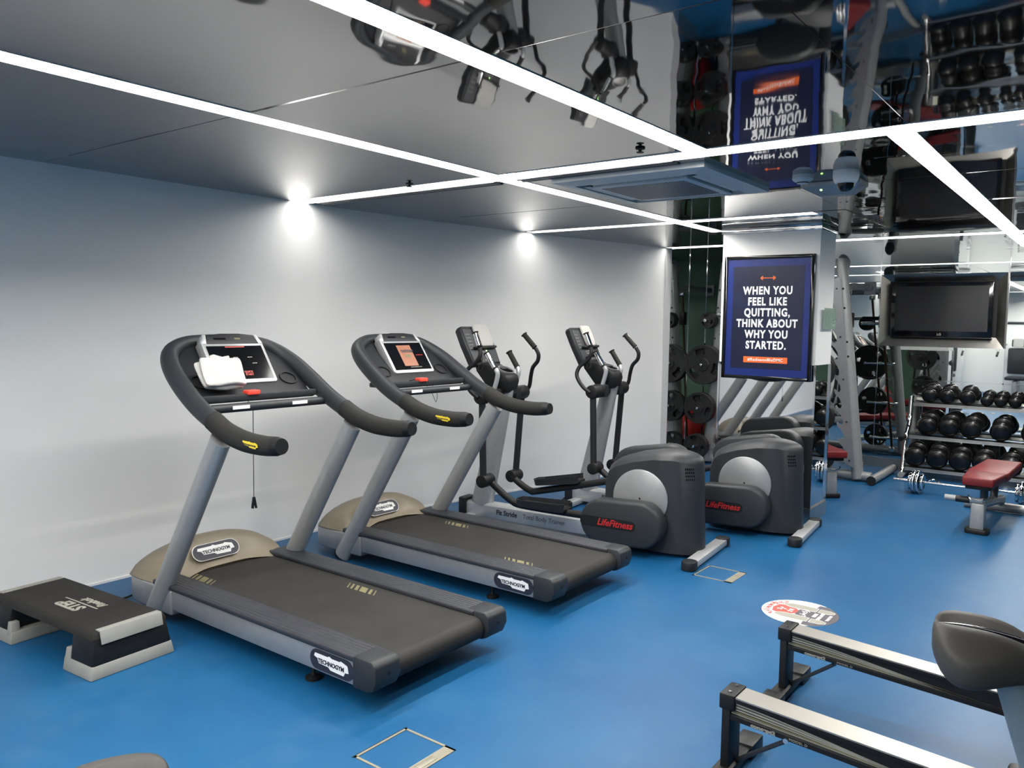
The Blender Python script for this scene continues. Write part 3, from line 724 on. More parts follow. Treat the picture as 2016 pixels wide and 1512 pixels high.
        MB().tube([g0, g0+d*.03, g0+d*.05, g0+d*.93, g0+d*.95, g1], [.024, .024, .0205, .0205, .026, .027], 14).build('grip', 'foam', mh)
        o = MB(); e0, e1 = g0+d*.10, g0+d*.90
        sd = Vector((s, 0, 0)); o.loft([[e+sd*(.0215*math.cos(a))+d.normalized().cross(sd)*(.0215*math.sin(a)) for a in [-1.1+2.2*k/8 for k in range(9)]]+[e+sd*.005] for e in (e0, e1)])
        o.build('pulse_sensor', 'chrome', mh)
        # fixed handle
        fh = MB().tube([(s*.15, 1.675, 1.075), (s*.152, 1.652, 1.15), (s*.155, 1.642, 1.205), (s*.16, 1.66, 1.245)], .018, 12, 4).build('fixed_handle', 'lsilver', t)
        g0, g1 = Vector((s*.16, 1.658, 1.24)), Vector((s*.165, 1.742, 1.362)); d = g1-g0
        MB().tube([g0, g0+d*.03, g0+d*.05, g0+d*.93, g0+d*.95, g1], [.025, .025, .021, .021, .027, .028], 14).build('grip', 'foam', fh)
        sd = Vector((s, 0, 0)); e0, e1 = g0+d*.08, g0+d*.92
        MB().loft([[e+sd*(.0222*math.cos(a))+d.normalized().cross(sd)*(.0222*math.sin(a)) for a in [-1.15+2.3*k/8 for k in range(9)]]+[e+sd*.005] for e in (e0, e1)]).build('pulse_sensor', 'chrome', fh)
    # neck with bottle holders
    nk = MB().loft([[(-.075, 1.60, 1.05), (.075, 1.60, 1.05), (.075, 1.76, 1.04), (-.075, 1.76, 1.04)], [(-.085, 1.585, 1.14), (.085, 1.585, 1.14), (.09, 1.80, 1.10), (-.09, 1.80, 1.10)], [(-.095, 1.60, 1.185), (.095, 1.60, 1.185), (.11, 1.88, 1.21), (-.11, 1.88, 1.21)], [(-.10, 1.76, 1.262), (.10, 1.76, 1.262), (.11, 1.90, 1.28), (-.11, 1.90, 1.28)]], bev=.02).build('neck', 'black', t)
    nn = Vector((0, -.40, .86)).normalized(); vv = Vector((0, .86, .40)).normalized()
    for x in (0,):
        R0 = frame((x, 1.665, 1.226), (1, 0, 0), vv)
        MB().loft([[R0 @ Vector((r*math.cos(a), r*.75*math.sin(a), z)) for a in [2*PI*k/24 for k in range(24)]] for r, z in ((.082, -.01), (.084, .006), (.074, .006), (.070, -.01))], False).build('holder_rim', 'silver', nk)
        MB().loft([[R0 @ Vector((.074*math.cos(a), .055*math.sin(a), z)) for a in [2*PI*k/24 for k in range(24)]] for z in (-.01, .001)]).build('holder_well', 'gblack', nk)
    # console
    vd = Vector((0, .150, .315)).normalized(); D = frame((0, 1.905, 1.408), (1, 0, 0), vd)
    cs = MB().prism([(-.195, -.165), (.195, -.165), (.21, .02), (.205, .15), (.17, .175), (-.17, .175), (-.205, .15), (-.21, .02)], 'z', -.055, 0, .012, D).build('console', 'char2', t)
    fp = MB().prism([(-.175, -.145), (.175, -.145), (.185, .02), (.18, .145), (-.18, .145), (-.185, .02)], 'z', 0, .004, 0, D).build('face_panel', 'dkgrey', cs)
    b = MB()
    for i in range(5):
        for j in range(3): b.prism(rrect(.012, .007, .003, 3, -.155+j*.02, .10-i*.03), 'z', .004, .0055, 0, D)
    for j in range(6):
        for i in range(2): b.prism(rrect(.014, .008, .003, 3, -.06+j*.026, -.055-i*.02), 'z', .004, .0055, 0, D)
    for j in range(5): b.prism(rrect(.016, .012, .005, 3, -.09+j*.04, -.125), 'z', .004, .0055, 0, D)
    b.build('keypad', 'gink', fp)
    MB().prism(rrect(.05, .03, .003, 3, .03, -.098), 'z', .004, .0055, 0, D).build('readout', 'gblack', fp)
    MB().prism(rrect(.012, .010, .004, 3, .045, -.045), 'z', .004, .0062, 0, D).build('indicator', 'ledgreen', fp)
    MB().prism(rrect(.30, .018, .006, 3, .02, -.022), 'z', .0, .035, .003, D).build('ledge', 'black', cs)
    MB().cyl(D @ Vector((-.11, -.125, .0)), D @ Vector((-.11, -.125, .035)), .018).build('knob', 'black', cs)
    lp = [D @ Vector((-.12, -.13, .03)), D @ Vector((-.13, -.18, .035)), D @ Vector((-.155, -.215, .02)), D @ Vector((-.16, -.20, .0)), D @ Vector((-.13, -.16, .0))]
    MB().tube(lp, .003, 6, 5).build('cord', 'black', cs)
    return t, D
def on_console(loc, rz, D, w, lab):
    A = Matrix.Translation(loc) @ Matrix.Rotation(math.radians(rz), 4, 'Z') @ D
    towel('towel', lab, A @ Matrix.Translation((.055, .085, .006)), w, .19, .022, 'folded white towels')
for loc, rz, lb, tl in (((5.20, 2.22, 0), 5.4, 'nearer elliptical trainer, beside the second treadmill, full red lettering in view', 'white towel draped over the nearer elliptical console'),
                    ((6.24, 1.87, 0), 5.4, 'farther elliptical trainer in front of the poster pillar', 'white towel draped over the farther elliptical console')):
    e, D = elliptical(loc, rz, lb); on_console(loc, rz, D, .215 if loc[0] < 6 else .18, tl)

# power cables lying on the floor by the wall
def cable(pts, r, label):
    o = MB().tube(pts, r, 8, 5).build('power_cable', 'black'); c = Vector(pts[0]); c.z = 0
    for v in o.data.vertices: v.co -= c
    o.location = c; tag(o, label, 'cable')
cable([(2.05, 4.55, .02), (2.12, 4.50, .006), (2.25, 4.44, .006), (2.36, 4.46, .02)], .006, 'black power cable on the floor between the step and the nearer treadmill')
cable([(5.75, 4.0, .007), (5.95, 3.96, .007), (6.15, 4.02, .007), (6.40, 4.15, .007)], .006, 'black power cable on the floor behind the front foot of the farther elliptical')

# ================================================================== aerobic step
t = thing('aerobic_step', 'black aerobic step platform with grey ends at the left edge', 'step platform', (1.80, 4.0, 0), 4.0)
Lh, Wh = .47, .205
for s in (-1, 1):
    y0, y1 = (s*Lh, s*(Lh-.235))
    o = [(-Wh, y0), (Wh, y0), (Wh, y1), (-Wh, y1)]; i = [(-Wh*.95, y0*.985), (Wh*.95, y0*.985), (Wh*.95, y1), (-Wh*.95, y1)]
    rs = MB().loft([[(p[0], p[1], 0) for p in o], [(p[0], p[1], .060) for p in i]], bev=.006).build('riser', 'stepgrey', t)
    for sx in (-1, 1):
        MB().loft([[(sx*Wh*.99, y1, .0), (sx*Wh*.99, y1+s*.055, .0), (sx*Wh*.75, y1+s*.055, .0), (sx*Wh*.75, y1, .0)], [(sx*Wh*.93, y1+s*.012, .105), (sx*Wh*.93, y1+s*.05, .105), (sx*Wh*.75, y1+s*.05, .105), (sx*Wh*.75, y1+s*.012, .105)]], bev=.004).build('riser_lug', 'stepgrey', rs)
    a = [(-Wh*.95, s*Lh*.985), (Wh*.95, s*Lh*.985), (Wh*.95, s*(Lh-.19)), (-Wh*.95, s*(Lh-.19))]
    c = [(-Wh*.84, s*Lh*.95), (Wh*.84, s*Lh*.95), (Wh*.84, s*(Lh-.20)), (-Wh*.84, s*(Lh-.20))]
    MB().loft([[(p[0], p[1], .055) for p in a], [(p[0], p[1], .195) for p in c]], bev=.012).build('leg_block', 'black', t)
    MB().prism([(s*Lh*.885, .2105), (s*Lh*.965, .2105), (s*Lh*.993, .150), (s*Lh*.985, .149), (s*Lh*.955, .203), (s*Lh*.885, .203)], 'x', -.15, .15, .003).build('end_strip', 'stepgrey', t)
tp = MB().loft([[(-.185, -.455, .165), (.185, -.455, .165), (.185, .455, .165), (-.185, .455, .165)], [(-.165, -.445, .207), (.165, -.445, .207), (.165, .445, .207), (-.165, .445, .207)]], bev=.014).build('platform', 'steptop', t)
text('lettering', 'STEP', 'gink', tp, frame((-.045, -.02, .2078), (0, 1, 0), (-1, 0, 0)), .085, off=.004, xs=1.05)
MB().bb(-.004, .004, -.17, .11, .2070, .2082).build('line', 'gink', tp)
text('lettering', 'Reebok', 'gink', tp, frame((.04, -.075, .2078), (0, 1, 0), (-1, 0, 0)), .058, shear=.3, off=.002)
# ================================================================== rowing machines
def rower(loc, label):
    t = thing('rowing_machine', label, 'rowing machine', loc, 0, 'rowing machines')
    sl = .055                                        # the rail falls towards the flywheel
    def zt(y): return .300+sl*(y)
    y1, y0 = 0.0, -1.45
    prof = [(-.048, -.078), (.048, -.078), (.048, -.062), (.040, -.056), (.040, -.014), (.052, -.010), (.052, 0), (-.052, 0), (-.052, -.010), (-.040, -.014), (-.040, -.056), (-.048, -.062)]
    rl = MB().loft([[(x, y1, zt(y1)+z) for x, z in prof], [(x, y0, zt(y0)+z) for x, z in prof]]).build('rail_body', 'black', t, ang=20)
    MB().loft([[(-.050, y1-.02, zt(y1)+.0005), (.050, y1-.02, zt(y1)+.0005), (.050, y1-.02, zt(y1)+.006), (-.050, y1-.02, zt(y1)+.006)], [(-.050, y0, zt(y0)+.0005), (.050, y0, zt(y0)+.0005), (.050, y0, zt(y0)+.006), (-.050, y0, zt(y0)+.006)]]).build('rail_track', 'alum', t)
    # striped side decal: pale bands that sweep down and fade into the rail
    for k, (za, zb, m_) in enumerate(((-.0165, -.0215, 'gink'), (-.0255, -.0325, 'gink'), (-.0365, -.0415, 'gink'), (-.0450, -.0500, 'mark'), (-.0520, -.0555, 'gink'))):
        b = MB(); A = []; Bv = []
        for i in range(15):
            f = i/14; y = -.02-f*(.78+.03*k); g = f*f*(3-2*f)
            ztop = za*(1-g)+(-.056)*g; zbot = zb*(1-g)+(-.0585)*g
            A.append((-.0405, y, zt(y)+ztop)); Bv.append((-.0405, y, zt(y)+zbot))
        rg = [[a, bq, (bq[0]-.0012, bq[1], bq[2]), (a[0]-.0012, a[1], a[2])] for a, bq in zip(A, Bv)]
        b.loft(rg).build('stripe', m_, rl)
    text('lettering', 'concept2', 'gink', rl, frame((-.0495, -.135, zt(-.135)-.0700), (0, -1, -sl), (0, 0, 1)), .017, off=.0009, xs=1.35)
    text('lettering', 'MODEL D', 'gink', rl, frame((-.0495, -.255, zt(-.255)-.0700), (0, -1, -sl), (0, 0, 1)), .011, xs=1.3)
    ec = MB().bb(-.057, .057, -.035, .022, zt(0)-.045, zt(0)+.012, .006).build('end_cap', 'black', t)
    for x in (-.03, .03): MB().cyl((x, -.008, zt(0)+.010), (x, -.008, zt(0)+.0155), .006).build('bolt', 'chrome', ec)
    MB().bb(-.052, .052, -.018, .012, .03, zt(0)-.03, .003).build('rear_leg', 'black', t)
    fb = MB().bb(-.20, .22, -.032, .032, .012, .045, .008).build('foot_bar', 'black', t)
    for x in (-.165, .185): MB().bb(x-.055, x+.055, -.04, .04, 0, .055, .006).build('rubber_foot', 'rub', fb)
    br = MB().tube([(.02, -.02, .045), (-.035, -.215, zt(-.215)-.083)], .008, 10).build('brace', 'dkgrey', t)
    MB().cyl((-.055, -.215, zt(-.215)-.078), (.055, -.215, zt(-.215)-.078), .009).build('brace_bolt', 'chrome', br)
    # front end, beyond the edge of the photo
    MB().cyl((-.09, -1.75, .30), (.09, -1.75, .30), .26, seg=40, bev=.03).build('flywheel_cage', 'black', t)
    MB().bb(-.045, .045, -1.62, -1.36, .12, .26, .01).build('front_frame', 'dkgrey', t)
    MB().bb(-.30, .30, -1.80, -1.72, 0, .05, .01).build('front_foot', 'black', t)
    MB().bb(-.03, .03, -1.78, -1.70, .04, .3, .005).build('front_leg', 'black', t)
    st = MB().loft([[(x*1.0, y, zt(-1.1)+.05) for x, y in rrect(.28, .22, .08, 5, 0, -1.1)], [(x*1.05, -1.1+(y+1.1)*1.05, zt(-1.1)+.085) for x, y in rrect(.28, .22, .08, 5, 0, -1.1)]], bev=.012).build('seat', 'black', t)
    MB().bb(-.07, .07, -1.17, -1.03, zt(-1.1)+.005, zt(-1.1)+.052, .005).build('seat_carriage', 'dkgrey', st)
    return t
rower((3.455, 1.095, 0), 'farther rowing machine, its rail passing behind the saddle')
rower((2.705, 1.045, 0), 'nearer rowing machine at the bottom edge, right of the floor hatch')

# ================================================================== upright bikes (only the saddles are in view)
def bike(loc, rz, label):
    t = thing('exercise_bike', label, 'exercise bike', loc, rz, 'upright exercise bikes')
    # saddle: length along -y, rear at y=+.14
    rings = []
    N_ = 17
    for i in range(N_):
        f = i/(N_-1); y = .145-.29*f
        wv = .132*math.sin(PI*min(1, .12+f*1.12))**.55*(1-.55*f**1.6)+.012 if f < .99 else .018
        wv = [.045, .092, .115, .127, .131, .130, .125, .117, .107, .096, .084, .073, .063, .055, .048, .040, .018][i]
        top_ = .022-.030*f+.012*math.sin(PI*f); th = [.030, .062, .080, .088, .090, .088, .084, .079, .073, .067, .062, .058, .054, .050, .046, .040, .02][i]
        r = []
        for k in range(24):
            a = 2*PI*k/24; c, s_ = math.cos(a), math.sin(a)
            x = wv*(abs(c)**.8)*(1 if c >= 0 else -1)
            if s_ >= 0:
                z = top_-.030*(abs(x)/.13)**2+.030*(abs(s_)**.7)-.026*math.exp(-(x/.017)**2)*(1 if .02 < f < .95 else 0)+.020*math.exp(-((abs(x)-.062)/.034)**2)*math.sin(PI*min(1, f*1.5+.08))**.6*(1 if f < .6 else .4)
            else: z = top_-.035*(abs(x)/.13)**2-th*(abs(s_)**.8)
            r.append((x, y, z))
        rings.append(r)
    sd = MB().loft(rings).build('saddle', 'sadd', t, ang=80, sub=1); sd.location = (0, 0, .885)
    gr = [(0, .145-.29*f, .9085+.022-.030*f+.012*math.sin(PI*f)-.024+.030-.010-.0235+.0215) for f in (.03, .15, .3, .45, .6, .75, .9)]
    g = MB()
    g.tube([(0, p[1], p[2]-.885) for p in gr], [.008, .014, .017, .017, .016, .013, .008], 10, 4, oval=(.5, 1.0)); g.build('groove', 'gblack', sd)
    MB().tube([(0, -.02, .835), (0, -.20, .26)], .040, 16, oval=(1, .72), up=(0, 1, 0)).build('seat_post', 'bluegrey', t)
    MB().bb(-.045, .045, -.075, -.02, .545, .625, .012).build('post_clamp', 'char2', t)
    MB().bb(-.05, .05, -.28, -.13, .10, .42, .03).build('post_base', 'char2', t)
    MB().bb(-.05, .05, -.95, .16, .05, .13, .02).build('frame_rail', 'bluegrey', t)
    for y in (.14, -.92): MB().bb(-.26, .26, y-.035, y+.035, 0, .06, .015).build('stabiliser', 'char2', t)
    MB().prism([(-.30, .10), (-.30, .50), (-.42, .60), (-.70, .60), (-.85, .40), (-.88, .10)], 'x', -.09, .09, .03).build('flywheel_housing', 'char', t)
    for s in (-1, 1):
        MB().tube([(s*.11, -.42, .33), (s*.125, -.42, .33+s*.16)], .016, 10).build('crank', 'dkgrey', t)
        p = MB().bb(s*.17-.05, s*.17+.05, -.47, -.37, .32+s*.16, .345+s*.16, .006).build('pedal', 'char2', t)
        MB().tube([(s*.17-.045, -.42, .345+s*.16), (s*.17, -.42, .41+s*.16), (s*.17+.045, -.42, .345+s*.16)], .006, 8, 5).build('strap', 'black', p)
    MB().tube([(0, -.72, .55), (0, -.80, 1.08)], .04, 14).build('console_mast', 'bluegrey', t)
    MB().tube([(-.22, -.50, 1.05), (-.23, -.66, 1.04), (-.10, -.80, 1.05), (.10, -.80, 1.05), (.23, -.66, 1.04), (.22, -.50, 1.05)], .016, 12, 5).build('handlebar', 'foam', t)
    MB().box((0, -.82, 1.16), (.30, .05, .22), .015, Matrix.Rotation(0, 4, 'X')).build('console', 'char2', t)
    return t
bike((2.055, .172, 0), 5, 'exercise bike at the right edge, grey split saddle in the foreground')
bike((.482, 1.142, 0), -118, 'exercise bike at the lower left corner with only the tip of its saddle in view')

# ================================================================== distancing sticker on the floor
t = thing('floor_sticker', 'round red white and grey stand-here floor sticker with footprints by the rowing machine', 'sticker', (4.515, 1.365, 0), 0)
R = .205
MB().prism(circ(R, 48), 'z', 0, .0012).build('white_base', 'wink', t)
arc = [(R*math.cos(a), R*math.sin(a)) for a in [math.radians(-150+120*k/24) for k in range(25)]]
MB().prism(arc+[(.178, -.06), (.06, -.05), (.05, .015), (-.05, .015), (-.06, -.05), (-.178, -.06)], 'z', .0012, .0018).build('dark_half', 'stdark', t)
MB().prism([(-.078, .10), (-.06, .135), (0, .15), (.06, .135), (.078, .10), (.062, .06), (.05, .035), (.03, .015), (-.03, .015), (-.05, .035), (-.062, .06)], 'z', .0012, .0020).build('red_panel', 'stred', t)
for s in (-1, 1):
    for nm, m_, e, z0 in (('footprint_edge', 'wink', .006, .0018), ('footprint', 'footgrey', 0, .0022)):
        sole = [(s*(.090+x*(1+e*18)), -.015+y*(1+e*6)) for x, y in ((-.030, -.055), (-.036, .02), (-.034, .08), (-.015, .125), (.010, .13), (.030, .09), (.034, .03), (.030, -.055))]
        heel = [(s*(.090+x*(1+e*18)), -.118+y*(1+e*10)) for x, y in ((-.028, .035), (-.028, -.015), (-.012, -.045), (.012, -.045), (.028, -.015), (.028, .035))]
        MB().prism(sole, 'z', z0, z0+.0005).build(nm, m_, t); MB().prism(heel, 'z', z0, z0+.0005).build(nm, m_, t)
def up_txt(s, x, y, sz, m_, rot=0, **k):
    u = Vector((math.cos(rot), math.sin(rot), 0)); v = Vector((-math.sin(rot), math.cos(rot), 0))
    text('lettering', s, m_, t, frame((x, y, .0026), u, v), sz, ext=.0002, **k)
up_txt('2 \u0645', .0, .108, .036, 'wink', off=.0014); up_txt('/', .0, .080, .036, 'wink', off=.001); up_txt('2 M', .0, .048, .034, 'wink', off=.0014)
up_txt('\u0634\u0643\u0631\u0627', .0, -.022, .045, 'wink', off=.001)
up_txt('PLEASE', .0, -.085, .026, 'wink', off=.0012, xs=.8); up_txt('STAND APART', .0, -.115, .026, 'wink', off=.0012, xs=.75); up_txt('THANK YOU', .0, -.160, .022, 'wink', off=.001, xs=.75)
for k, s_ in enumerate(('\u0647\u0646\u0627', '\u0627\u0644\u0648\u0642\u0648\u0641', '\u064a\u0631\u062c\u0649')):
    a = math.radians(125-k*35); up_txt(s_, (R-.028)*math.cos(a), (R-.028)*math.sin(a), .042, 'stred', a-PI/2, off=.001)

# ================================================================== smith rack with plates
rk = thing('smith_machine', 'silver smith machine rack standing behind the poster pillar', 'rack', (8.80, 3.0, 0), 0)
def yo(s, z): return s*((.86 if s < 0 else .815)-(.26 if s < 0 else .15)*z/2.26)
for s in (-1, 1):
    MB().tube([(.06, yo(s, .03), .03), (.06, yo(s, 2.12), 2.12), (.09, yo(s, 2.25), 2.24), (.16, yo(s, 2.27), 2.29)], .078, 20, 3, oval=(1.15, .72), up=(1, 0, 0)).build('upright', 'post', rk)
    # scalloped hook plate
    pl = [(.0, .14)]
    for k in range(11):
        z = .20+k*.17
        pl += [(.115, z), (.140, z+.025), (.150, z+.065), (.138, z+.078), (.122, z+.052), (.098, z+.045), (.082, z+.070), (.084, z+.115), (.100, z+.150)]
    pl += [(.10, 2.08), (.02, 2.12), (.0, 2.10)]
    MB().prism([(yo(s, z)-s*o_, z) for o_, z in pl], 'x', -.038, -.028).build('hook_plate', 'silver', rk)
    for z in (.22, .62, 1.06, 1.5, 2.0): MB().cyl((-.044, yo(s, z)-s*.045, z), (-.028, yo(s, z)-s*.045, z), .010, seg=12).build('plate_bolt', 'dkgrey', rk)
    MB().tube([(.06, s*.99, .055), (.06, s*.70, .055)], .05, 14).build('base_end', 'post', rk)
    MB().tube([(-.12, s*1.03, .05), (.85, s*1.03, .05)], .045, 16, oval=(1, .9)).build('foot_tube', 'post', rk)
    for x in (-.125, .855): MB().cyl((x-.008, s*1.03, .05), (x+.008, s*1.03, .05), .046, seg=16).build('foot_cap', 'rub', rk)
    MB().tube([(.08, yo(s, 1.86), 1.86), (.14, yo(s, 1.95), 1.97), (.30, yo(s, 2.0), 2.03), (.60, yo(s, 2.0), 2.05), (1.13, yo(s, 2.0), 2.05)], .036, 14, 5).build('top_tube', 'post', rk)
    MB().bb(1.125, 1.145, yo(s, 2.0)-.06, yo(s, 2.0)+.06, 1.98, 2.12, .005).build('wall_flange', 'post', rk)
    for gx, go in ((-.06, .26), (.42, .05)):
        MB().cyl((gx, yo(s, .13)-s*go, .13), (gx, yo(s, 1.98)-s*go, 1.98), .014).build('guide_rod', 'rod', rk)
        for z in (.12, 1.99): MB().bb(gx-.03, gx+.03, yo(s, z)-s*go-.03, yo(s, z)-s*go+.03, z-.03, z+.03, .005).build('rod_mount', 'chrome', rk)
    MB().bb(.38, .46, yo(s, 1.70)-s*.05-.035, yo(s, 1.70)-s*.05+.035, 1.60, 1.76, .012).build('bar_carriage', 'black', rk)
    MB().cyl((.42, yo(s, 1.72)-s*.02, 1.72), (.42, yo(s, 1.72)-s*.28, 1.72), .02).build('carriage_arm', 'black', rk)
    for z in (2.0, 1.8, 1.45, 1.3): MB().cyl((-.03, yo(s, z)+s*.015, z), (.06, yo(s, z)+s*.015, z), .011).build('bolt', 'black', rk)
MB().bb(.02, .10, -.62, .70, 2.02, 2.10, .01).build('cross_beam', 'post', rk)
MB().tube([(.06, -.86, .055), (.06, .86, .055)], .045, 16).build('base_beam', 'post', rk)
MB().tube([(.80, 0, 2.05), (.10, 0, 2.06)], .03, 12).build('top_tube', 'post', rk)
MB().tube([(.80, -.70, 2.05), (.80, .70, 2.05)], .03, 12).build('rear_beam', 'post', rk)
MB().cyl((-.16, -.52, 1.72), (-.16, .655, 1.72), .024, bev=.004).build('bar', 'silver', rk)
for y in (-.50, .60): MB().bb(-.18, .0, y-.025, y+.025, 1.69, 1.75, .006).build('bar_hook', 'black', rk)
HORN = {}
for s in (-1, 1):
    for z in (1.655, 1.155, .66, .22):
        xx, yy = -.26, yo(s, z)
        rr_ = .016 if z < 1.5 else .020
        if s > 0:
            yy += .05
            MB().cyl((.06, yy, z), (xx-.02, yy, z), rr_, seg=16, bev=.003).build('weight_horn', 'chrome', rk)
        else:
            yy += .34; xx = -.14
            MB().tube([(.10, yy-.34, z), (.20, yy-.30, z), (.20, yy-.02, z), (.17, yy, z), (xx-.02, yy, z)], rr_, 14, 3).build('weight_horn', 'chrome', rk)
        HORN[(s, z)] = (8.80+xx, 3.0+yy, z)
# tri-grip plate
def plate_mesh(R, th):
    t = bmesh.new(); nr, na = 10, 72; rad = [.018+(R-.018)*k/nr for k in range(nr+1)]
    V = [[t.verts.new((0, r*math.cos(2*PI*j/na), r*math.sin(2*PI*j/na))) for j in range(na)] for r in rad]
    fs = []
    for i in range(nr):
        for j in range(na):
            rm = (rad[i]+rad[i+1])/2/R; a = (360*(j+.5)/na) % 120-60
            if .50 < rm < .80 and abs(a) < 26-(abs(rm-.65)/.15)**2*6: continue
            fs.append(t.faces.new((V[i][j], V[i][(j+1) % na], V[i+1][(j+1) % na], V[i+1][j])))
    g = bmesh.ops.extrude_face_region(t, geom=fs)
    for v in [e for e in g['geom'] if isinstance(e, bmesh.types.BMVert)]: v.co.x += th*.7
    for v in [v for v in t.verts if not v.link_faces]: t.verts.remove(v)
    b = MB(); b.add(t)
    b.lathe([(R*.86, -th*.12), (R*.98, -th*.15), (R, -th*.05), (R, th*.8), (R*.98, th*.85), (R*.86, th*.82), (R*.86, -th*.12)], (0, 0, 0), (1, 0, 0), 48, False)
    b.lathe([(.019, -th*.2), (R*.30, -th*.2), (R*.33, -.001), (R*.33, th*.7), (.019, th*.75)], (0, 0, 0), (1, 0, 0), 32)
    return b
zs = {1.655: ('small', .090, .026, 4), 1.155: ('large', .225, .045, 2), .66: ('medium', .180, .04, 2), .22: ('lesser', .142, .036, 2)}
words = {1.655: ('small black weight plate', 'top horn'), 1.155: ('large black three-grip weight plate', 'second horn from the top'), .66: ('medium black three-grip weight plate', 'third horn from the top'), .22: ('smaller black three-grip weight plate', 'bottom horn')}
for z, (nm, R, th, cnt) in zs.items():
    proto = plate_mesh(R, th).build('weight_plate', 'rub', None, 40)
    first = True
    for s in (1, -1):
        x, y, zz = HORN[(s, z)]
        for k in range(cnt):
            o = proto if first else proto.copy()
            if not first: COL.objects.link(o)
            first = False
            o.location = (x+.04+k*(th+.006), y, zz); o.rotation_euler = (math.radians(17+29*k+(40 if s < 0 else 0)), 0, 0)
            side = 'left rack post' if s > 0 else 'right rack post'
            pos = ('outermost', 'second', 'third', 'innermost')[k] if cnt == 4 else ('front', 'rear')[k]
            tag(o, '%s %s on the %s, %s' % (pos, words[z][0], words[z][1], side), 'weight plate', 'weight plates on the rack horns')

# ================================================================== benches
def bench(loc, rz, label):
    t = thing('weight_bench', label, 'bench', loc, rz, 'red flat benches')
    # length along +x from the front foot
    def pad(x0, x1, w0, w1, z, nm):
        rg = []
        for dz, k in ((0, .97), (.012, 1), (.055, 1), (.066, .95)):
            rg.append([(x0+.01*(1-k)*10, -w0*k, z+dz), (x0+.05, -w0*k-.01, z+dz), (x1, -w1*k, z+dz), (x1, w1*k, z+dz), (x0+.05, w0*k+.01, z+dz), (x0+.01*(1-k)*10, w0*k, z+dz)])
        return MB().loft(rg, bev=.010).build(nm, 'red', t, ang=50)
    pad(-.10, .26, .105, .14, .385, 'seat_pad'); pad(.28, 1.05, .14, .135, .385, 'back_pad')
    MB().bb(-.07, .24, -.09, .09, .355, .386, .01).build('pad_base', 'black', t)
    MB().bb(.30, 1.02, -.10, .10, .355, .386, .01).build('pad_base', 'black', t)
    MB().loft([[(-.04, -.05, .03), (.05, -.05, .03), (.05, .05, .03), (-.04, .05, .03)], [(-.035, -.048, .24), (.055, -.048, .24), (.055, .048, .24), (-.035, .048, .24)]], bev=.012).build('front_post', 'post', t)
    MB().prism(rrect(.12, .17, .03, 5, 0, 0), 'z', 0, .04, .008).build('foot_pad', 'rub', t)
    h = MB().tube([(.0, -.03, .255), (.0, .24, .255)], .024, 14).build('handle_bar', 'post', t)
    MB().tube([(.0, .06, .255), (.0, .16, .255)], .027, 14).build('grip', 'rub', h)
    MB().tube([(-.04, -.07, .30), (-.055, -.05, .275), (-.06, 0, .265), (-.055, .05, .275), (-.04, .07, .30)], .005, 8, 4).build('loop', 'chrome', t)
    MB().tube([(.02, 0, .23), (.98, 0, .12)], .040, 14).build('spine', 'post', t)
    MB().tube([(.20, 0, .36), (.22, 0, .20)], .03, 12).build('seat_support', 'dkgrey', t)
    MB().tube([(.70, 0, .36), (.62, 0, .16)], .03, 12).build('back_support', 'dkgrey', t)
    MB().tube([(1.0, -.28, .045), (1.0, .28, .045)], .04, 14).build('rear_foot', 'post', t)
    MB().tube([(1.0, 0, .05), (.97, 0, .14)], .035, 12).build('rear_post', 'post', t)
    return t
bench((7.21, .84, 0), -3, 'dark red padded weight bench at the right edge before the dumbbell rack')
bench((7.825, 2.135, 0), 42, 'dark red padded weight bench inside the rack, just right of the pillar foot')

# ================================================================== dumbbell rack
XF = 9.42
dr = thing('dumbbell_rack', 'chrome three-tier dumbbell rack against the far mirror', 'rack', (XF, .58, 0), 0)
tiers = [(.02, .115), (.17, .445), (.30, .79)]     # (front x offset, z)
yl, yr = 1.25, -1.35
for s, yy in ((1, yl), (-1, yr)):
    MB().tube([(-.03, yy, .055), (.02, yy, .14), (.10, yy, .44), (.24, yy, .60), (.30, yy, .86)], .026, 12, 4).build('end_post', 'chrome', dr)
    MB().tube([(-.08, yy, .035), (.48, yy, .035)], .032, 12).build('foot', 'post', dr)
    MB().tube([(.44, yy, .04), (.44, yy, .84)], .026, 12).build('rear_post', 'post', dr)
    MB().tube([(.02, yy, .44), (-.06, yy+.02, .42)], .028, 12).build('bumper', 'rub', dr)
for dx, z in tiers:
    sh = MB().loft([[(dx-.02, yr, z-.035), (dx-.012, yr, z-.035), (dx-.012, yr, z), (dx-.02, yr, z)], [(dx-.02, yl, z-.035), (dx-.012, yl, z-.035), (dx-.012, yl, z), (dx-.02, yl, z)]]).build('shelf_edge', 'steel', dr)
    th = math.radians(-14)
    R0 = Matrix.Translation((dx, 0, z-.012)) @ Matrix.Rotation(th, 4, 'Y')
    MB().bb(-.02, .07, yr, yl, -.004, .004, 0, R0).build('shelf_rail', 'rub', dr)
    MB().bb(.12, .21, yr, yl, -.004, .004, 0, R0).build('shelf_rail', 'steel', dr)
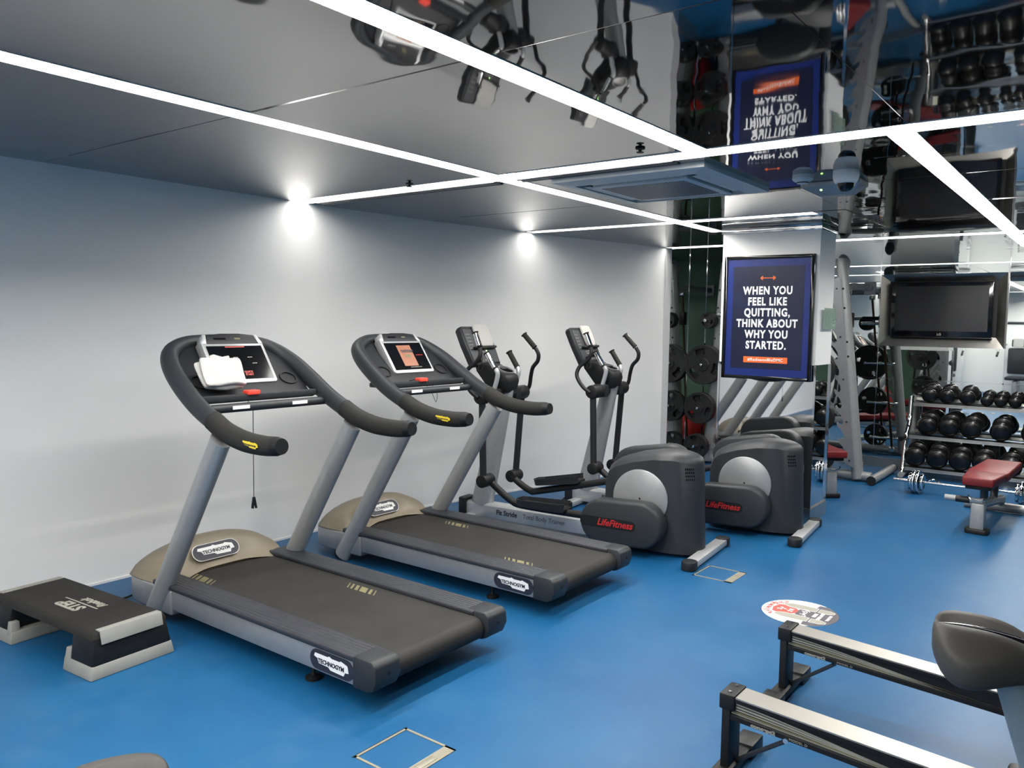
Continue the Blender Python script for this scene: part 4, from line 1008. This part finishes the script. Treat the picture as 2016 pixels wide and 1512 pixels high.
# dumbbells
def dumbbell(r, hl, gap):
    t = thing('dumbbell', '', 'dumbbell', (0, 0, 0), 0, 'black rubber dumbbells on the rack')
    for k in (0, 1):
        x0 = k*(hl+gap)
        MB().lathe([(r*.30, x0-.002), (r*.55, x0+.002), (r*.78, x0+.010), (r*.92, x0+.022), (r, x0+.038), (r, x0+hl-.020), (r*.93, x0+hl-.006), (r*.75, x0+hl)], (0, 0, 0), (1, 0, 0), 32).build('head', 'db', t)
    MB().cyl((hl-.01, 0, 0), (hl+gap+.01, 0, 0), .016, seg=14).build('handle', 'chrome', t)
    return t
kinds = {'s': dumbbell(.060, .055, .12), 'm': dumbbell(.080, .07, .12), 'l': dumbbell(.100, .075, .12), 'xl': dumbbell(.105, .08, .12)}
rows = [(2, 'top shelf', [('m', 1.60), ('m', 1.43), ('m', 1.235), ('s', 1.055), ('s', .93), ('s', .80), ('s', .665), ('s', .53), ('s', .40), ('s', .27), ('s', .14), ('s', .01)]),
        (1, 'middle shelf', [('l', 1.585), ('l', 1.38), ('l', 1.17), ('l', .90), ('xl', .62), ('l', .38), ('l', .14)]),
        (0, 'bottom shelf', [('xl', 1.665), ('xl', 1.45), ('xl', 1.235), ('xl', 1.02), ('l', .78), ('l', .56), ('l', .33), ('l', .10)])]
ordn = ['leftmost', 'second from left', 'third from left', 'fourth from left', 'fifth from left', 'sixth from left', 'seventh from left', 'eighth from left', 'ninth from left', 'tenth from left', 'eleventh from left', 'twelfth from left']
used = set()
for ti, nm, lst in rows:
    dx, z = tiers[ti]
    for k, (kd, y) in enumerate(lst):
        o = kinds[kd] if kd not in used else copy_tree(kinds[kd]); used.add(kd)
        r = {'s': .060, 'm': .080, 'l': .100, 'xl': .105}[kd]
        o.location = (XF+dx-.03, y+.06, z+r-.004); o.rotation_euler = (0, math.radians(-14), 0)
        sz = {'s': 'small', 'm': 'medium', 'l': 'large', 'xl': 'largest-size'}[kd]
        o['label'] = '%s black dumbbell, %s on the %s of the rack' % (sz, ordn[k], nm)

# barbell with chrome plates on the floor before the dumbbell rack
t = thing('barbell', 'chrome barbell lying on the floor in front of the dumbbell rack', 'barbell', (8.60, 1.0, .115), 2)
MB().cyl((0, -.85, 0), (0, .72, 0), .013, seg=14).build('bar', 'chrome', t)
for y0, y1 in ((.50, .74), (-.87, -.63)): MB().cyl((0, y0, 0), (0, y1, 0), .017, seg=14).build('sleeve', 'chrome', t)
for y in (.45, -.40): MB().tube([(0, y, .015), (.02, y-.06, .035), (0, y-.12, .015)], .006, 8, 4).build('collar_lever', 'chrome', t)
pr = None
for k, (y, R) in enumerate(((.585, .085), (.555, .115), (.520, .115), (.485, .085), (-.335+.0, .085), (-.305, .115), (-.27, .115))):
    if k >= 4: y = -.30-(k-4)*.035
    b = MB().lathe([(.016, -.013), (R*.55, -.010), (R*.75, -.006), (R*.85, -.013), (R*.97, -.014), (R, -.008), (R, .008), (R*.97, .014), (R*.85, .013), (R*.75, .006), (R*.55, .010), (.016, .013)], (0, 0, 0), (0, 1, 0), 36)
    o = b.build('chrome_plate', 'chrome', None, 30); o.location = (8.60-math.sin(math.radians(2))*y, 1.0+y, .115)
    tag(o, '%s chrome plate on the %s end of the floor barbell' % (('outermost', 'second outermost', 'third outermost', 'innermost')[k] if k < 4 else ('innermost', 'middle', 'outermost')[k-4], 'left' if k < 4 else 'right'), 'weight plate', 'chrome plates on the barbell')

# ================================================================== wall screen
t = thing('wall_television', 'black flat television in a brushed steel surround on the far mirror', 'television', (9.95, 1.62, 1.80))
hw, hh = .615, .40
b = MB()
outer = [(-hw, -hh), (hw, -hh), (hw, hh), (-hw, hh)]; inn = [(-.53, -.285), (.53, -.285), (.53, .325), (-.53, .325)]
for i in range(4):
    a, c = outer[i], outer[(i+1) % 4]; ai, ci = inn[i], inn[(i+1) % 4]
    b.loft([[(-.09, a[0], a[1]), (-.09, c[0], c[1]), (-.03, ci[0], ci[1]), (-.03, ai[0], ai[1])], [(0, a[0], a[1]), (0, c[0], c[1]), (0, ci[0], ci[1]), (0, ai[0], ai[1])]])
b.build('surround', 'steel', t, ang=15)
MB().bb(-.03, -.005, -.53, .53, -.285, .325).build('back_panel', 'black', t)
tv = MB().bb(-.10, -.035, -.50, .50, -.295, .305, .012).build('bezel', 'gblack', t)
MB().bb(-.1015, -.0985, -.455, .455, -.225, .265).build('screen', pm('dark_screen', srgb(12, 15, 20), .18, var=.1), tv)
text('lettering', 'LG', 'gink', tv, frame((-.1022, 0, -.26), (0, -1, 0), (0, 0, 1)), .035, off=.001)

# red exercise ball in the corner, and two machines behind the viewer that the mirrors show
t = MB().ell((0, 0, .32), (.32, .32, .32), 40).build('exercise_ball', 'redball'); t.location = (9.52, 3.50, 0)
tag(t, 'red exercise ball in the corner behind the rack, seen in the mirror', 'exercise ball')
def machine(loc, rz, label, tl):
    t = thing('weight_machine', label, 'weight machine', loc, rz, 'seated weight machines behind the viewer')
    MB().bb(-.30, .30, .35, .62, .02, 1.75, .04).build('stack_shroud', 'white', t)
    MB().bb(-.32, .32, .33, .64, 1.74, 1.80, .02).build('shroud_cap', 'dkgrey', t)
    for x in (-.28, .28): MB().tube([(x, .5, .04), (x, -.75, .04)], .035, 12).build('base_tube', 'post', t)
    MB().tube([(-.28, -.75, .04), (.28, -.75, .04)], .035, 12).build('cross_tube', 'post', t)
    MB().bb(-.05, .05, -.35, .35, .06, .40, .02).build('seat_post', 'post', t)
    MB().bb(-.21, .21, -.42, .05, .42, .50, .03).build('seat_pad', 'char2', t)
    bk = MB().box((0, .12, .86), (.42, .09, .62), .04, Matrix.Rotation(math.radians(0), 4, 'X')).build('back_pad', 'char', t)
    MB().bb(-.14, .14, .06, .16, 1.20, 1.38, .03).build('head_pad', 'char', t)
    for s in (-1, 1):
        a = MB().tube([(s*.26, .40, 1.25), (s*.38, .10, 1.22), (s*.38, -.25, 1.05)], .022, 12, 4).build('press_arm', 'post', t)
        MB().tube([(s*.38, -.22, 1.065), (s*.385, -.40, .98)], .024, 12).build('grip', 'foam', a)
    c = math.radians(rz); p = Vector(loc)+Vector((-math.sin(c)*.05, math.cos(c)*.05, 1.29))
    towel('towel', tl, Matrix.Translation(p) @ Matrix.Rotation(c, 4, 'Z') @ frame((0, 0, 0), (1, 0, 0), (0, 0, 1)), .22, .22, .02, 'folded white towels')
machine((-2.6, 2.0, 0), 90, 'grey seated weight machine behind the viewer, mirrored at the right edge beside the television', 'white towel on the machine mirrored at the right edge')
machine((-2.6, 3.5, 0), 90, 'grey seated weight machine behind the viewer, mirrored below the television', 'white towel on the machine mirrored below the television')
